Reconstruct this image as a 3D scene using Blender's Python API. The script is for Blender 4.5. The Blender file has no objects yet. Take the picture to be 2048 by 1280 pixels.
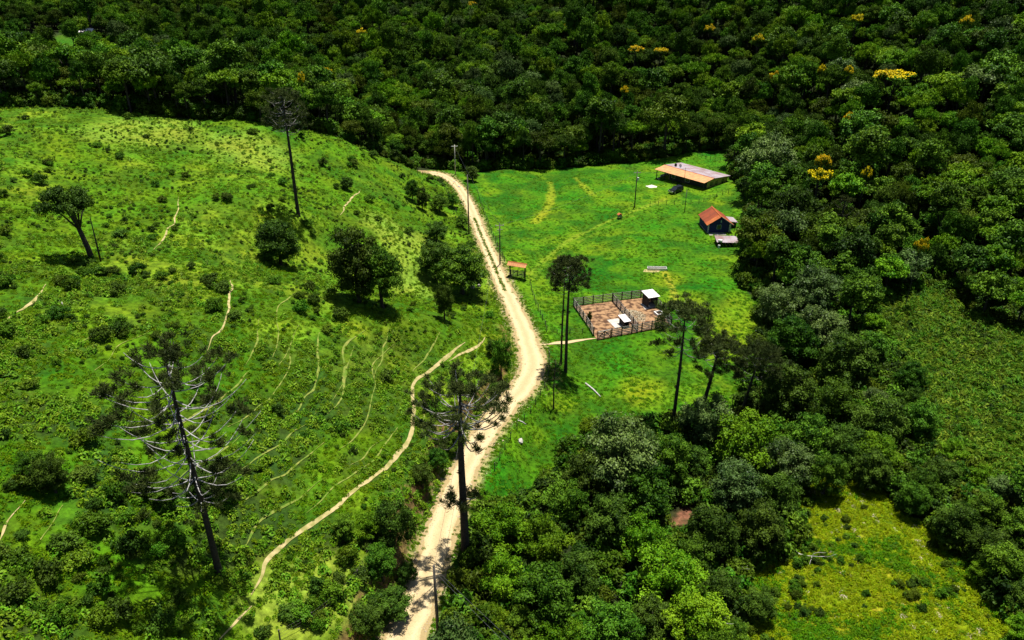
import bpy, math, random
import numpy as np
from mathutils import Vector, Matrix

R = math.radians
RND = random.Random(7)
NPR = np.random.default_rng(11)
scene = bpy.context.scene
col = scene.collection

# ------------------------------------------------------------------ camera
F, CAMH, PITCH = 1462.0, 60.0, R(27)
cam_d = bpy.data.cameras.new('camera')
cam = bpy.data.objects.new('camera', cam_d)
col.objects.link(cam)
cam.location = (0, 0, CAMH)
cam.rotation_euler = (R(90) - PITCH, 0, 0)
cam_d.sensor_width = 36
cam_d.lens = 36 * F / 2048
cam_d.clip_end = 5000
scene.camera = cam

# ------------------------------------------------------------------ light
SUN_EL, SUN_AZ = R(78), R(24)          # azimuth measured from +Y (away from camera) towards +X
sd = Vector((math.cos(SUN_EL) * math.sin(SUN_AZ), math.cos(SUN_EL) * math.cos(SUN_AZ), math.sin(SUN_EL)))
world = bpy.data.worlds.new('World')
scene.world = world
world.use_nodes = True
nt = world.node_tree
bg = nt.nodes['Background']
sky = nt.nodes.new('ShaderNodeTexSky')
sky.sky_type = 'NISHITA'
sky.sun_disc = False
sky.sun_elevation = SUN_EL
sky.sun_rotation = SUN_AZ
nt.links.new(sky.outputs[0], bg.inputs[0])
bg.inputs[1].default_value = 0.05
sun_l = bpy.data.lights.new('sun', 'SUN')
sun_l.energy = 5.0
sun_l.angle = R(0.5)
sun_l.color = (1.0, 0.95, 0.86)
sun = bpy.data.objects.new('sun', sun_l)
col.objects.link(sun)
sun.rotation_euler = (-sd).to_track_quat('-Z', 'Y').to_euler()
scene.view_settings.view_transform = 'Standard'
scene.view_settings.look = 'None'
scene.view_settings.gamma = 1
scene.view_settings.exposure = 0.75

scene.cycles.max_bounces = 4
scene.cycles.diffuse_bounces = 1

# ------------------------------------------------------------------ projection helpers
CP, SP = math.cos(PITCH), math.sin(PITCH)
def ray(px, py):
    u, v = (px - 1024) / F, -(py - 640) / F
    return np.array([u, CP + v * SP, -SP + v * CP])
def at_z(px, py, z):
    d = ray(px, py)
    t = (CAMH - z) / -d[2]
    return np.array([d[0] * t, d[1] * t, z])
def project(P):
    P = np.asarray(P, float)
    x, y, z = P[..., 0], P[..., 1], P[..., 2] - CAMH
    dep = y * CP - z * SP
    up = y * SP + z * CP
    return 1024 + F * x / dep, 640 - F * up / dep, dep

# ------------------------------------------------------------------ noise
def vnoise(x, y, seed=0):
    xi, yi = np.floor(x).astype(np.int64), np.floor(y).astype(np.int64)
    fx, fy = x - xi, y - yi
    fx, fy = fx * fx * (3 - 2 * fx), fy * fy * (3 - 2 * fy)
    def h(a, b):
        n = (a * 374761393 + b * 668265263 + seed * 1442695041) & 0xFFFFFFFF
        n = ((n ^ (n >> 13)) * 1274126177) & 0xFFFFFFFF
        return ((n ^ (n >> 16)) & 0xFFFF) / 65535.0
    return (h(xi, yi) * (1 - fx) + h(xi + 1, yi) * fx) * (1 - fy) + (h(xi, yi + 1) * (1 - fx) + h(xi + 1, yi + 1) * fx) * fy
def fbm(x, y, seed=0, o=4):
    s, a, t = 0, 1, 0
    for k in range(o):
        s = s + a * vnoise(x * 2 ** k, y * 2 ** k, seed + k); t += a; a *= .55
    return s / t
def sstep(a, b, x):
    t = np.clip((x - a) / (b - a), 0, 1)
    return t * t * (3 - 2 * t)

# ------------------------------------------------------------------ terrain height
CTRL = [  # pixel where the ground shows, height of the ground there
    # left hill
    (0, 215, 28), (200, 225, 26.5), (400, 240, 24), (600, 262, 20), (720, 295, 14), (800, 330, 7), (843, 346, 2.5),
    (0, 350, 25.5), (150, 515, 21), (0, 600, 23), (300, 400, 20), (450, 330, 19.5), (580, 430, 16.5), (650, 340, 15),
    (760, 380, 9.5), (700, 440, 11.5), (790, 520, 6.5), (870, 570, 2.6), (925, 600, 1.2), (860, 450, 4.0), (910, 420, 1.6),
    (640, 530, 9.5), (730, 560, 5.5), (690, 500, 9),
    (400, 560, 18.5), (600, 585, 16), (740, 625, 13), (850, 645, 9.6), (950, 655, 5.5), (200, 700, 21), (400, 760, 17),
    (600, 800, 13), (760, 740, 10), (850, 740, 7.5), (960, 700, 5.5), (985, 730, 4.6), (0, 900, 22.5), (200, 900, 19.5), (0, 1280, 20), (200, 1200, 17),
    (430, 1140, 12.5), (350, 950, 17), (520, 1160, 10.5), (640, 1040, 10), (780, 920, 8), (830, 800, 7.8), (900, 780, 6.6), (940, 790, 5.6), (890, 880, 6.2),
    (830, 1000, 6.9), (790, 1100, 7.2), (745, 1210, 7.6), (600, 1230, 9), (400, 1280, 12),
    # meadow, corral, barn
    (1100, 420, 0.4), (1000, 345, 0.6), (1160, 335, 0), (1300, 330, .5), (1400, 310, 1.2), (1460, 310, 1.5), (1400, 380, .6), (1440, 470, 0), (1270, 413, .2),
    (1200, 520, 0), (1040, 560, .3), (1250, 640, 0), (1150, 620, 0), (1350, 640, 0), (1450, 600, 0), (1130, 745, .4), (1250, 760, 0), (1350, 800, -.3),
    (1400, 860, -.8), (1480, 800, -.9), (1090, 850, 1.0), (1030, 930, 1.3), (980, 1010, 1.6), (930, 1120, 2.4), (900, 1250, 3.0),
    # stream, thicket, clearing
    (1450, 930, -2.2), (1540, 800, -2.0), (1640, 700, -1.6), (1300, 960, -1.2), (1380, 1010, -2.0), (1150, 1100, -.6), (1100, 1240, -.5), (1300, 1200, -1.4), (1450, 1200, -.8),
    (1650, 980, -.6), (1750, 1150, 0), (1950, 1270, .6), (1600, 1270, -.2), (1900, 700, .5), (2040, 800, 1), (2000, 1000, 1),
]
CW = [tuple(at_z(*c)) for c in CTRL] + [
    (0, 228, .5), (0, 290, 5), (0, 350, 13), (0, 420, 23), (0, 560, 52), (0, 800, 110), (60, 228, 1), (70, 290, 7),
    (75, 150, 2.5), (91, 170, 6), (110, 222, 18), (125, 280, 32), (150, 400, 55), (200, 560, 85), (110, 122, 2), (150, 170, 16), (180, 240, 34), (260, 330, 60),
    (-60, 235, 6), (-90, 240, 13), (-140, 235, 19), (-140, 275, 14), (-200, 350, 5), (-165, 330, 7), (-250, 360, 7), (-230, 385, 10), (-200, 240, 24), (-60, 300, 5), (-100, 330, 10), (-80, 420, 22), (-213, 450, 15), (-234, 415, 18.5), (-282, 430, 20),
    (-346, 600, 21), (-360, 700, 46), (-200, 560, 38), (-380, 800, 75), (-150, 800, 105), (-340, 320, 24), (-400, 450, 28),
    (0, 10, 0), (-60, 15, 16), (60, 10, 1), (-120, 40, 27), (-160, 110, 31), (100, 50, 3), (280, 800, 120), (-420, 200, 40), (300, 60, 30), (300, 170, 45),
]
CW = np.array(CW)
def _phi(r2):
    return 0.5 * r2 * np.log(r2 + 1e-9)
_S = 100.0
_P = CW[:, :2] / _S
_n = len(_P)
_K = _phi(((_P[:, None] - _P[None]) ** 2).sum(-1)) + np.eye(_n) * 2e-4
_Q = np.hstack([np.ones((_n, 1)), _P])
_A = np.block([[_K, _Q], [_Q.T, np.zeros((3, 3))]])
_w = np.linalg.solve(_A, np.concatenate([CW[:, 2], np.zeros(3)]))
def tps(x, y):
    sh = np.shape(x)
    X, Y = np.ravel(x) / _S, np.ravel(y) / _S
    out = np.empty(len(X))
    for i in range(0, len(X), 20000):
        a, b = X[i:i + 20000], Y[i:i + 20000]
        r2 = (a[:, None] - _P[None, :, 0]) ** 2 + (b[:, None] - _P[None, :, 1]) ** 2
        out[i:i + 20000] = _phi(r2) @ _w[:_n] + _w[_n] + _w[_n + 1] * a + _w[_n + 2] * b
    return out.reshape(sh)

ROAD_PX = [(770, 1400, 5.2, 3.0), (800, 1300, 5.0, 2.7), (838, 1200, 4.7, 2.5), (870, 1100, 4.3, 2.4), (897, 1020, 4.0, 2.4), (930, 940, 3.5, 2.4), (963, 875, 3.0, 2.5), (1008, 815, 2.5, 2.6),
           (1052, 765, 2.0, 2.7), (1064, 715, 1.5, 2.9), (1046, 660, 1.1, 2.6), (1022, 605, .9, 2.3), (1001, 560, .8, 2.2), (985, 520, .7, 2.1), (967, 480, .6, 2.1), (951, 440, .7, 2.0),
           (935, 402, 1.0, 2.0), (915, 372, 1.3, 1.9), (890, 353, 1.8, 1.9), (856, 344, 2.2, 1.8)]
_rp = np.array([np.append(at_z(a, b, z), w * .8) for a, b, z, w in ROAD_PX])
def catmull(P, step=.6):
    P = np.asarray(P, float)
    Pe = np.vstack([2 * P[0] - P[1], P, 2 * P[-1] - P[-2]])
    out = []
    for i in range(1, len(Pe) - 2):
        p0, p1, p2, p3 = Pe[i - 1:i + 3]
        n = max(2, int(np.linalg.norm((p2 - p1)[:2]) / step))
        for k in range(n):
            t = k / n
            out.append(.5 * (2 * p1 + (p2 - p0) * t + (2 * p0 - 5 * p1 + 4 * p2 - p3) * t * t + (3 * p1 - p0 - 3 * p2 + p3) * t ** 3))
    out.append(Pe[-2])
    return np.array(out)
ROAD = catmull(_rp)
_ry = np.maximum.accumulate(ROAD[:, 1] + np.arange(len(ROAD)) * 1e-6)
_slope = np.gradient(ROAD[:, 0], _ry)
_slope = np.clip(_slope, -3, 3)
def road_s(x, y):
    return (x - np.interp(y, _ry, ROAD[:, 0])) / np.sqrt(1 + np.interp(y, _ry, _slope) ** 2)
STREAM = catmull(np.array([at_z(*p)[:3] for p in [(1330, 1080, -2), (1395, 1000, -2), (1440, 945, -2.2), (1470, 905, -2.2), (1525, 815, -2), (1600, 745, -1.8), (1660, 690, -1.5)]]), .8)
def near_line(x, y, L):
    d = np.full(np.shape(x), 1e9)
    for p in L[::2]:
        d = np.minimum(d, (x - p[0]) ** 2 + (y - p[1]) ** 2)
    return np.sqrt(d)
def hgt(x, y):
    x, y = np.asarray(x, float), np.asarray(y, float)
    b = tps(x, y)
    s = road_s(x, y)
    zr, hw = np.interp(y, _ry, ROAD[:, 2]), np.interp(y, _ry, ROAD[:, 3])
    a = np.abs(s)
    w = np.where(s < 0, sstep(hw + .2, hw + 2.6, a), sstep(hw + .4, hw + 5, a))
    w = np.maximum(w, sstep(_ry[-1], _ry[-1] + 8, y))
    bump = (fbm(x / 13, y / 13, 3, 2) - .5) * 1.7 + (fbm(x / 3.1, y / 3.1, 8, 2) - .5) * .42
    amp = np.where((x > -5) & (y > 60), .4, 1.0)
    return zr * (1 - w) + b * w + bump * w * amp
def hz(x, y):
    return float(hgt(np.array([x]), np.array([y]))[0])
def P(px, py, up=0.0):
    """the point of the ground (or of a surface `up` above it) seen at a pixel"""
    d = ray(px, py)
    t = np.concatenate([np.arange(25, 300, .5), np.arange(300, 900, 2.0)])
    x, y, z = d[0] * t, d[1] * t, CAMH + d[2] * t
    f = z - hgt(x, y) - up
    k = np.nonzero(f < 0)[0]
    if len(k) == 0:
        k = [len(t) - 1]
    i = k[0]
    a = t[i - 1] + (t[i] - t[i - 1]) * f[i - 1] / max(f[i - 1] - f[i], 1e-6)
    x, y = d[0] * a, d[1] * a
    return np.array([x, y, hz(x, y)])

def in_poly(x, y, poly):
    c = np.zeros(np.shape(x), bool)
    n = len(poly)
    for i in range(n):
        (x0, y0), (x1, y1) = poly[i][:2], poly[i - 1][:2]
        c ^= ((y0 > y) != (y1 > y)) & (x < (x1 - x0) * (y - y0) / (y1 - y0 + 1e-12) + x0)
    return c
def W(pts):
    return [tuple(at_z(*p)[:2]) if len(p) == 3 else tuple(P(*p)[:2]) for p in pts]
OPEN_HILL = [(-260, 170), (-150, 172)] + W([(0, 213, 28), (200, 222, 26.5), (400, 238, 24), (600, 260, 20), (720, 293, 14), (800, 328, 7), (838, 343, 2.5), (870, 338, 1.8), (900, 342, 1.5), (950, 345, .7),
    (1000, 341, .6), (1160, 333, 0), (1300, 320, .5), (1400, 301, 1.2), (1455, 303, 1.5), (1462, 345, 1.5), (1478, 375), (1495, 410), (1497, 450), (1490, 500), (1478, 560), (1500, 590), (1522, 605), (1520, 680),
    (1482, 740), (1500, 800), (1470, 850), (1400, 862), (1330, 850), (1200, 860), (1150, 900), (1090, 985), (1000, 1030), (952, 1050), (935, 1080), (918, 1130), (900, 1200), (885, 1290), (860, 1420)]) + [(-10, 18), (-260, 10)]
OPEN_CLEAR = W([(1600, 975), (1640, 950), (1690, 948), (1740, 962), (1820, 1030), (1890, 1080), (1940, 1130), (1980, 1190), (2040, 1270), (2250, 1750), (1350, 1750), (1440, 1300), (1475, 1240), (1490, 1150), (1540, 1120), (1585, 1090), (1590, 1020)])
OPEN_REED = W([(1700, 600), (1790, 605), (1860, 590), (1940, 640), (2048, 690), (2150, 760), (2200, 1000), (2030, 985), (1910, 940), (1835, 880), (1815, 780), (1770, 690)])
FAR_GRASS = [(-372, 610), (-335, 590), (-322, 640), (-345, 690), (-380, 700)]

# ------------------------------------------------------------------ materials
MATS = {}
def new_mat(name):
    m = bpy.data.materials.new(name)
    m.use_nodes = True
    MATS[name] = m
    return m, m.node_tree.nodes, m.node_tree.links, m.node_tree.nodes['Principled BSDF']
def mat(name, c, c2=None, rough=.8, scale=3.0, bump=.0, metal=0.0, spec=.3, stretch=None, lo=.36, hi=.64):
    m, N, L, B = new_mat(name)
    c2 = c2 or tuple(v * .7 for v in c)
    tc = N.new('ShaderNodeTexCoord')
    no = N.new('ShaderNodeTexNoise'); no.inputs['Scale'].default_value = scale; no.inputs['Detail'].default_value = 6
    if stretch:
        mp = N.new('ShaderNodeMapping'); mp.inputs['Scale'].default_value = stretch
        L.new(tc.outputs['Object'], mp.inputs[0]); L.new(mp.outputs[0], no.inputs[0])
    else:
        L.new(tc.outputs['Object'], no.inputs[0])
    r = N.new('ShaderNodeValToRGB')
    r.color_ramp.elements[0].position, r.color_ramp.elements[1].position = lo, hi
    r.color_ramp.elements[0].color, r.color_ramp.elements[1].color = (*c, 1), (*c2, 1)
    L.new(no.outputs[0], r.inputs[0]); L.new(r.outputs[0], B.inputs['Base Color'])
    B.inputs['Roughness'].default_value = rough
    B.inputs['Metallic'].default_value = metal
    B.inputs['Specular IOR Level'].default_value = spec
    if bump:
        bp = N.new('ShaderNodeBump'); bp.inputs['Strength'].default_value = bump; bp.inputs['Distance'].default_value = .05
        L.new(no.outputs[0], bp.inputs['Height']); L.new(bp.outputs[0], B.inputs['Normal'])
    return m
def leaf_mat(name, ca, cb, rough=.5, hue=.03, val=.5, trans=.14, spec=.06):
    """two leaf colours mixed by the clump's tint, shifted a little from plant to plant"""
    m, N, L, B = new_mat(name)
    at = N.new('ShaderNodeAttribute'); at.attribute_name = 'tint'
    mx = N.new('ShaderNodeMix'); mx.data_type = 'RGBA'
    L.new(at.outputs['Fac'], mx.inputs['Factor'])
    mx.inputs[6].default_value, mx.inputs[7].default_value = (*ca, 1), (*cb, 1)
    oi = N.new('ShaderNodeObjectInfo')
    hs = N.new('ShaderNodeHueSaturation')
    m1 = N.new('ShaderNodeMapRange'); m1.inputs[3].default_value, m1.inputs[4].default_value = .5 - hue, .5 + hue
    mu = N.new('ShaderNodeMath'); mu.operation = 'MULTIPLY'; mu.inputs[1].default_value = 7.31
    fr = N.new('ShaderNodeMath'); fr.operation = 'FRACT'
    m2 = N.new('ShaderNodeMapRange'); m2.inputs[3].default_value, m2.inputs[4].default_value = 1 - val, 1 + val * .7
    L.new(oi.outputs['Random'], m1.inputs[0]); L.new(oi.outputs['Random'], mu.inputs[0]); L.new(mu.outputs[0], fr.inputs[0]); L.new(fr.outputs[0], m2.inputs[0])
    L.new(m1.outputs[0], hs.inputs['Hue']); L.new(m2.outputs[0], hs.inputs['Value']); L.new(mx.outputs[2], hs.inputs['Color'])
    L.new(hs.outputs[0], B.inputs['Base Color'])
    B.inputs['Roughness'].default_value = rough
    B.inputs['Specular IOR Level'].default_value = spec
    tr = N.new('ShaderNodeBsdfTranslucent'); L.new(hs.outputs[0], tr.inputs[0])
    ms = N.new('ShaderNodeMixShader'); ms.inputs[0].default_value = trans
    L.new(B.outputs[0], ms.inputs[1]); L.new(tr.outputs[0], ms.inputs[2])
    L.new(ms.outputs[0], N['Material Output'].inputs['Surface'])
    return m

leaf_mat('leaf_forest', (.010, .046, .002), (.118, .245, .014), hue=.016, val=.4)
leaf_mat('leaf_bright', (.036, .115, .002), (.175, .315, .010), hue=.016, val=.3)
leaf_mat('leaf_olive', (.026, .050, .002), (.095, .145, .008), hue=.012, val=.4)
leaf_mat('leaf_grey', (.018, .050, .007), (.140, .225, .050), rough=.45, hue=.012, val=.35, spec=.12)
leaf_mat('leaf_dark', (.008, .028, .002), (.082, .155, .014), hue=.016, val=.35)
leaf_mat('leaf_yellow', (.50, .34, .004), (.84, .66, .012), hue=.015, val=.2)
leaf_mat('needle', (.026, .042, .010), (.085, .110, .024), hue=.015, val=.3, trans=.15)
leaf_mat('fern', (.045, .140, .002), (.190, .320, .018), hue=.02, val=.35, trans=.25)
leaf_mat('shrub_leaf', (.020, .070, .002), (.105, .205, .010), hue=.025, val=.45)
leaf_mat('grass_hill', (.062, .168, .001), (.175, .285, .005), hue=.022, val=.3, trans=.35)
leaf_mat('grass_meadow', (.036, .140, .001), (.115, .245, .004), hue=.02, val=.25, trans=.35)
leaf_mat('grass_clear', (.165, .265, .001), (.330, .385, .008), hue=.014, val=.3, trans=.35)
leaf_mat('reed', (.035, .105, .002), (.200, .320, .026), hue=.03, val=.4, trans=.3)
leaf_mat('dry_brush', (.42, .35, .22), (.62, .54, .38), hue=.01, val=.2, trans=.1)
mat('bark', (.045, .036, .028), (.020, .016, .013), scale=4, bump=.6)
mat('bark_grey', (.30, .29, .27), (.15, .14, .13), scale=5, bump=.4)
mat('dead_grey', (.40, .39, .38), (.22, .21, .20), scale=5, bump=.3)
mat('dead_white', (.52, .50, .47), (.34, .32, .30), scale=5, bump=.3)
m, N, L, B = new_mat('road_dirt')
geo = N.new('ShaderNodeNewGeometry')
ac = N.new('ShaderNodeAttribute'); ac.attribute_name = 'across'
n1 = N.new('ShaderNodeTexNoise'); n1.inputs['Scale'].default_value = .8; n1.inputs['Detail'].default_value = 8; n1.inputs['Roughness'].default_value = .65
n2 = N.new('ShaderNodeTexNoise'); n2.inputs['Scale'].default_value = 7; n2.inputs['Detail'].default_value = 6; n2.inputs['Roughness'].default_value = .7
for n_ in (n1, n2): L.new(geo.outputs['Position'], n_.inputs[0])
ab = N.new('ShaderNodeMath'); ab.operation = 'ABSOLUTE'; L.new(ac.outputs['Fac'], ab.inputs[0])
ad = N.new('ShaderNodeMath'); ad.operation = 'MULTIPLY_ADD'; L.new(n1.outputs[0], ad.inputs[0]); ad.inputs[1].default_value = .5; L.new(ab.outputs[0], ad.inputs[2])
rp = N.new('ShaderNodeValToRGB'); L.new(ad.outputs[0], rp.inputs[0])
for pos, c in ((.28, (.45, .345, .185, 1)), (.48, (.50, .39, .215, 1)), (.68, (.55, .44, .26, 1)), (.95, (.47, .37, .20, 1)), (1.2, (.33, .25, .12, 1))):
    el = rp.color_ramp.elements.new(min(pos, 1.0)); el.color = c
mx = N.new('ShaderNodeMix'); mx.data_type = 'RGBA'; mx.blend_type = 'MULTIPLY'; mx.inputs['Factor'].default_value = .55
r2 = N.new('ShaderNodeValToRGB'); L.new(n2.outputs[0], r2.inputs[0]); r2.color_ramp.elements[0].position = .3; r2.color_ramp.elements[0].color = (.55, .52, .48, 1); r2.color_ramp.elements[1].position = .6
L.new(rp.outputs[0], mx.inputs[6]); L.new(r2.outputs[0], mx.inputs[7]); L.new(mx.outputs[2], B.inputs['Base Color'])
B.inputs['Roughness'].default_value = .95; B.inputs['Specular IOR Level'].default_value = .1
bp = N.new('ShaderNodeBump'); bp.inputs['Strength'].default_value = .5; bp.inputs['Distance'].default_value = .08
L.new(n2.outputs[0], bp.inputs['Height']); L.new(bp.outputs[0], B.inputs['Normal'])
rp.color_ramp.elements.remove(rp.color_ramp.elements[0])
for el in list(rp.color_ramp.elements):
    if tuple(el.color)[:3] == (1.0, 1.0, 1.0): rp.color_ramp.elements.remove(el); break
mat('trail_dirt', (.42, .33, .16), (.22, .21, .06), scale=1.1, bump=.3, rough=.95)
mat('trail_grass', (.21, .22, .045), (.085, .16, .010), scale=1.3, bump=.3, rough=.95)
mat('mud', (.30, .175, .085), (.070, .032, .015), scale=1.1, bump=.6, rough=.9, lo=.42, hi=.6)
mat('red_soil', (.30, .105, .030), (.17, .055, .018), scale=1.5, bump=.5, rough=.9)
mat('bank_soil', (.22, .12, .045), (.10, .055, .022), scale=1.5, bump=.6, rough=.95)
mat('wood_grey', (.36, .33, .29), (.20, .18, .16), scale=3, bump=.3, stretch=(1, 1, 8))
mat('wood_dark', (.055, .047, .042), (.028, .024, .022), scale=4, bump=.3)
mat('pole_wood', (.11, .095, .08), (.05, .045, .04), scale=4, bump=.3)
mat('concrete', (.50, .46, .40), (.36, .33, .28), scale=2, bump=.2)
mat('white_sheet', (.78, .74, .73), (.66, .62, .61), scale=.8, rough=.5)
mat('white_paint', (.74, .73, .70), (.60, .59, .56), scale=2, rough=.5)
mat('roof_orange', (.58, .28, .11), (.43, .20, .085), scale=.9, rough=.55)
mat('roof_grey', (.31, .27, .30), (.20, .11, .10), scale=.35, rough=.6, lo=.42, hi=.72)
mat('roof_red', (.27, .055, .016), (.19, .042, .016), scale=.7, rough=.7)
mat('roof_red_new', (.42, .125, .03), (.32, .075, .02), scale=1.4, rough=.7)
mat('wall_yellow', (.42, .34, .13), (.34, .27, .11), scale=.8)
mat('wall_blue', (.020, .026, .13), (.014, .018, .09), scale=1.2)
mat('wall_white', (.62, .62, .60), (.50, .50, .48), scale=1)
mat('wall_teal', (.25, .42, .38), (.18, .33, .30), scale=1)
mat('dark_opening', (.012, .012, .014), (.008, .008, .009), rough=.4)
mat('glass', (.02, .025, .03), (.015, .02, .025), rough=.08, spec=.6)
mat('car_paint', (.012, .013, .018), (.010, .011, .015), rough=.22, spec=.6)
mat('chrome', (.55, .55, .56), (.5, .5, .5), rough=.25, metal=.8)
mat('rubber', (.016, .016, .016), (.012, .012, .012), rough=.8)
mat('road_stone', (.46, .37, .24), (.30, .235, .15), scale=3, bump=.4)
mat('rock', (.46, .43, .38), (.30, .28, .25), scale=2, bump=.5)
mat('lime', (.74, .70, .62), (.60, .56, .48), scale=3, bump=.4)
mat('steel', (.25, .25, .26), (.18, .18, .19), rough=.4, metal=.7)
mat('water', (.035, .022, .010), (.025, .016, .008), rough=.08, spec=.5, scale=1)

# ground: colour of what grows or lies there, broken up by fine procedural noise
m, N, L, B = new_mat('ground_mat')
va = N.new('ShaderNodeAttribute'); va.attribute_name = 'cover'
geo = N.new('ShaderNodeNewGeometry')
n1 = N.new('ShaderNodeTexNoise'); n1.inputs['Scale'].default_value = 1.5; n1.inputs['Detail'].default_value = 8; n1.inputs['Roughness'].default_value = .7
n2 = N.new('ShaderNodeTexNoise'); n2.inputs['Scale'].default_value = .14; n2.inputs['Detail'].default_value = 4
for n_ in (n1, n2): L.new(geo.outputs['Position'], n_.inputs[0])
hs = N.new('ShaderNodeHueSaturation')
a1 = N.new('ShaderNodeMapRange'); a1.inputs[1].default_value, a1.inputs[2].default_value, a1.inputs[3].default_value, a1.inputs[4].default_value = .3, .7, .32, 1.55
a2 = N.new('ShaderNodeMapRange'); a2.inputs[1].default_value, a2.inputs[2].default_value, a2.inputs[3].default_value, a2.inputs[4].default_value = .3, .7, .475, .525
L.new(n1.outputs[0], a1.inputs[0]); L.new(n2.outputs[0], a2.inputs[0])
L.new(a1.outputs[0], hs.inputs['Value']); L.new(a2.outputs[0], hs.inputs['Hue']); L.new(va.outputs['Color'], hs.inputs['Color'])
L.new(hs.outputs[0], B.inputs['Base Color'])
B.inputs['Roughness'].default_value = .95
B.inputs['Specular IOR Level'].default_value = .1
bp = N.new('ShaderNodeBump'); bp.inputs['Strength'].default_value = .8; bp.inputs['Distance'].default_value = .35
L.new(n1.outputs[0], bp.inputs['Height']); L.new(bp.outputs[0], B.inputs['Normal'])

# ------------------------------------------------------------------ object helpers
def tag(o, label=None, cat=None, group=None, kind=None):
    if label: o['label'] = label
    if cat: o['category'] = cat
    if group: o['group'] = group
    if kind: o['kind'] = kind
    return o
def mesh_of(name, V, Fc, mats, smooth=False, tint=None, midx=None):
    me = bpy.data.meshes.new(name)
    V = np.asarray(V, np.float32).reshape(-1, 3)
    if isinstance(Fc, np.ndarray):
        k = Fc.shape[1]
        me.vertices.add(len(V)); me.vertices.foreach_set('co', V.ravel())
        me.loops.add(Fc.size); me.loops.foreach_set('vertex_index', Fc.astype(np.int32).ravel())
        me.polygons.add(len(Fc)); me.polygons.foreach_set('loop_start', np.arange(0, Fc.size, k, dtype=np.int32))
        me.polygons.foreach_set('loop_total', np.full(len(Fc), k, np.int32))
    else:
        me.from_pydata(V.tolist(), [], [list(f) for f in Fc])
    for mm in (mats if isinstance(mats, (list, tuple)) else [mats]):
        me.materials.append(MATS[mm])
    if tint is not None:
        a = me.attributes.new('tint', 'FLOAT', 'FACE'); a.data.foreach_set('value', np.asarray(tint, np.float32))
    if midx is not None:
        me.polygons.foreach_set('material_index', np.asarray(midx, np.int32))
    if smooth:
        me.polygons.foreach_set('use_smooth', np.ones(len(me.polygons), bool))
    me.update(calc_edges=True)
    return me
def link(name, me, parent=None, loc=None, rz=None):
    o = bpy.data.objects.new(name, me)
    col.objects.link(o)
    if parent is not None: o.parent = parent
    if loc is not None: o.location = loc
    if rz is not None: o.rotation_euler.z = rz
    return o
def empty(name, loc=(0, 0, 0), rz=0.0):
    o = bpy.data.objects.new(name, None)
    o.empty_display_size = .3
    col.objects.link(o); o.location = loc; o.rotation_euler = (0, 0, rz)
    return o
class MB:
    def __init__(s): s.v, s.f = [], []
    def add(s, v, f):
        k = len(s.v); s.v += [tuple(map(float, p)) for p in v]; s.f += [[i + k for i in q] for q in f]; return s
    def box(s, x0, x1, y0, y1, z0, z1):
        return s.add([(x0, y0, z0), (x1, y0, z0), (x1, y1, z0), (x0, y1, z0), (x0, y0, z1), (x1, y0, z1), (x1, y1, z1), (x0, y1, z1)],
                     [(0, 3, 2, 1), (4, 5, 6, 7), (0, 1, 5, 4), (1, 2, 6, 5), (2, 3, 7, 6), (3, 0, 4, 7)])
    def prism(s, pts, axis, a, b):
        """2-D outline (counter-clockwise) swept along an axis"""
        n = len(pts)
        f3 = {'x': lambda p, t: (t, p[0], p[1]), 'y': lambda p, t: (p[0], t, p[1]), 'z': lambda p, t: (p[0], p[1], t)}[axis]
        v = [f3(p, a) for p in pts] + [f3(p, b) for p in pts]
        return s.add(v, [list(range(n))[::-1], list(range(n, 2 * n))] + [(i, (i + 1) % n, n + (i + 1) % n, n + i) for i in range(n)])
    def tube(s, pts, rad, n=7):
        v, f = tube(pts, rad, n); return s.add(v, f)
    def beam(s, a, b, w, h):
        a, b = Vector(a), Vector(b); d = (b - a).normalized()
        r = d.cross(Vector((0, 0, 1)))
        r = r.normalized() if r.length > 1e-4 else Vector((1, 0, 0))
        u = r.cross(d)
        v = []
        for p in (a, b):
            for sx, sz in ((-1, -1), (1, -1), (1, 1), (-1, 1)):
                v.append(p + r * sx * w / 2 + u * sz * h / 2)
        return s.add(v, [(0, 1, 2, 3), (7, 6, 5, 4), (0, 4, 5, 1), (1, 5, 6, 2), (2, 6, 7, 3), (3, 7, 4, 0)])
    def mesh(s, name, m, smooth=False): return mesh_of(name, s.v, s.f, m, smooth)
    def build(s, name, m, parent=None, loc=None, rz=None, smooth=False): return link(name, s.mesh(name, m, smooth), parent, loc, rz)
def tube(pts, rad, n=7):
    pts = [np.asarray(p, float) for p in pts]
    v, f = [], []
    for i, p in enumerate(pts):
        d = pts[min(i + 1, len(pts) - 1)] - pts[max(i - 1, 0)]
        d = d / (np.linalg.norm(d) + 1e-9)
        a = np.cross(d, (0, 0, 1.0) if abs(d[2]) < .9 else (1.0, 0, 0)); a /= np.linalg.norm(a)
        b = np.cross(d, a)
        for k in range(n):
            t = 2 * math.pi * k / n
            v.append(p + rad[i] * (a * math.cos(t) + b * math.sin(t)))
    for i in range(len(pts) - 1):
        for k in range(n):
            f.append((i * n + k, (i + 1) * n + k, (i + 1) * n + (k + 1) % n, i * n + (k + 1) % n))
    f.append(list(range(n)))
    f.append([(len(pts) - 1) * n + k for k in range(n)][::-1])
    return v, f
def sheet(name, V, Fc, m, kind='structure'):
    o = link(name, mesh_of(name, V, Fc, m, True)); o['kind'] = kind; return o

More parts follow.
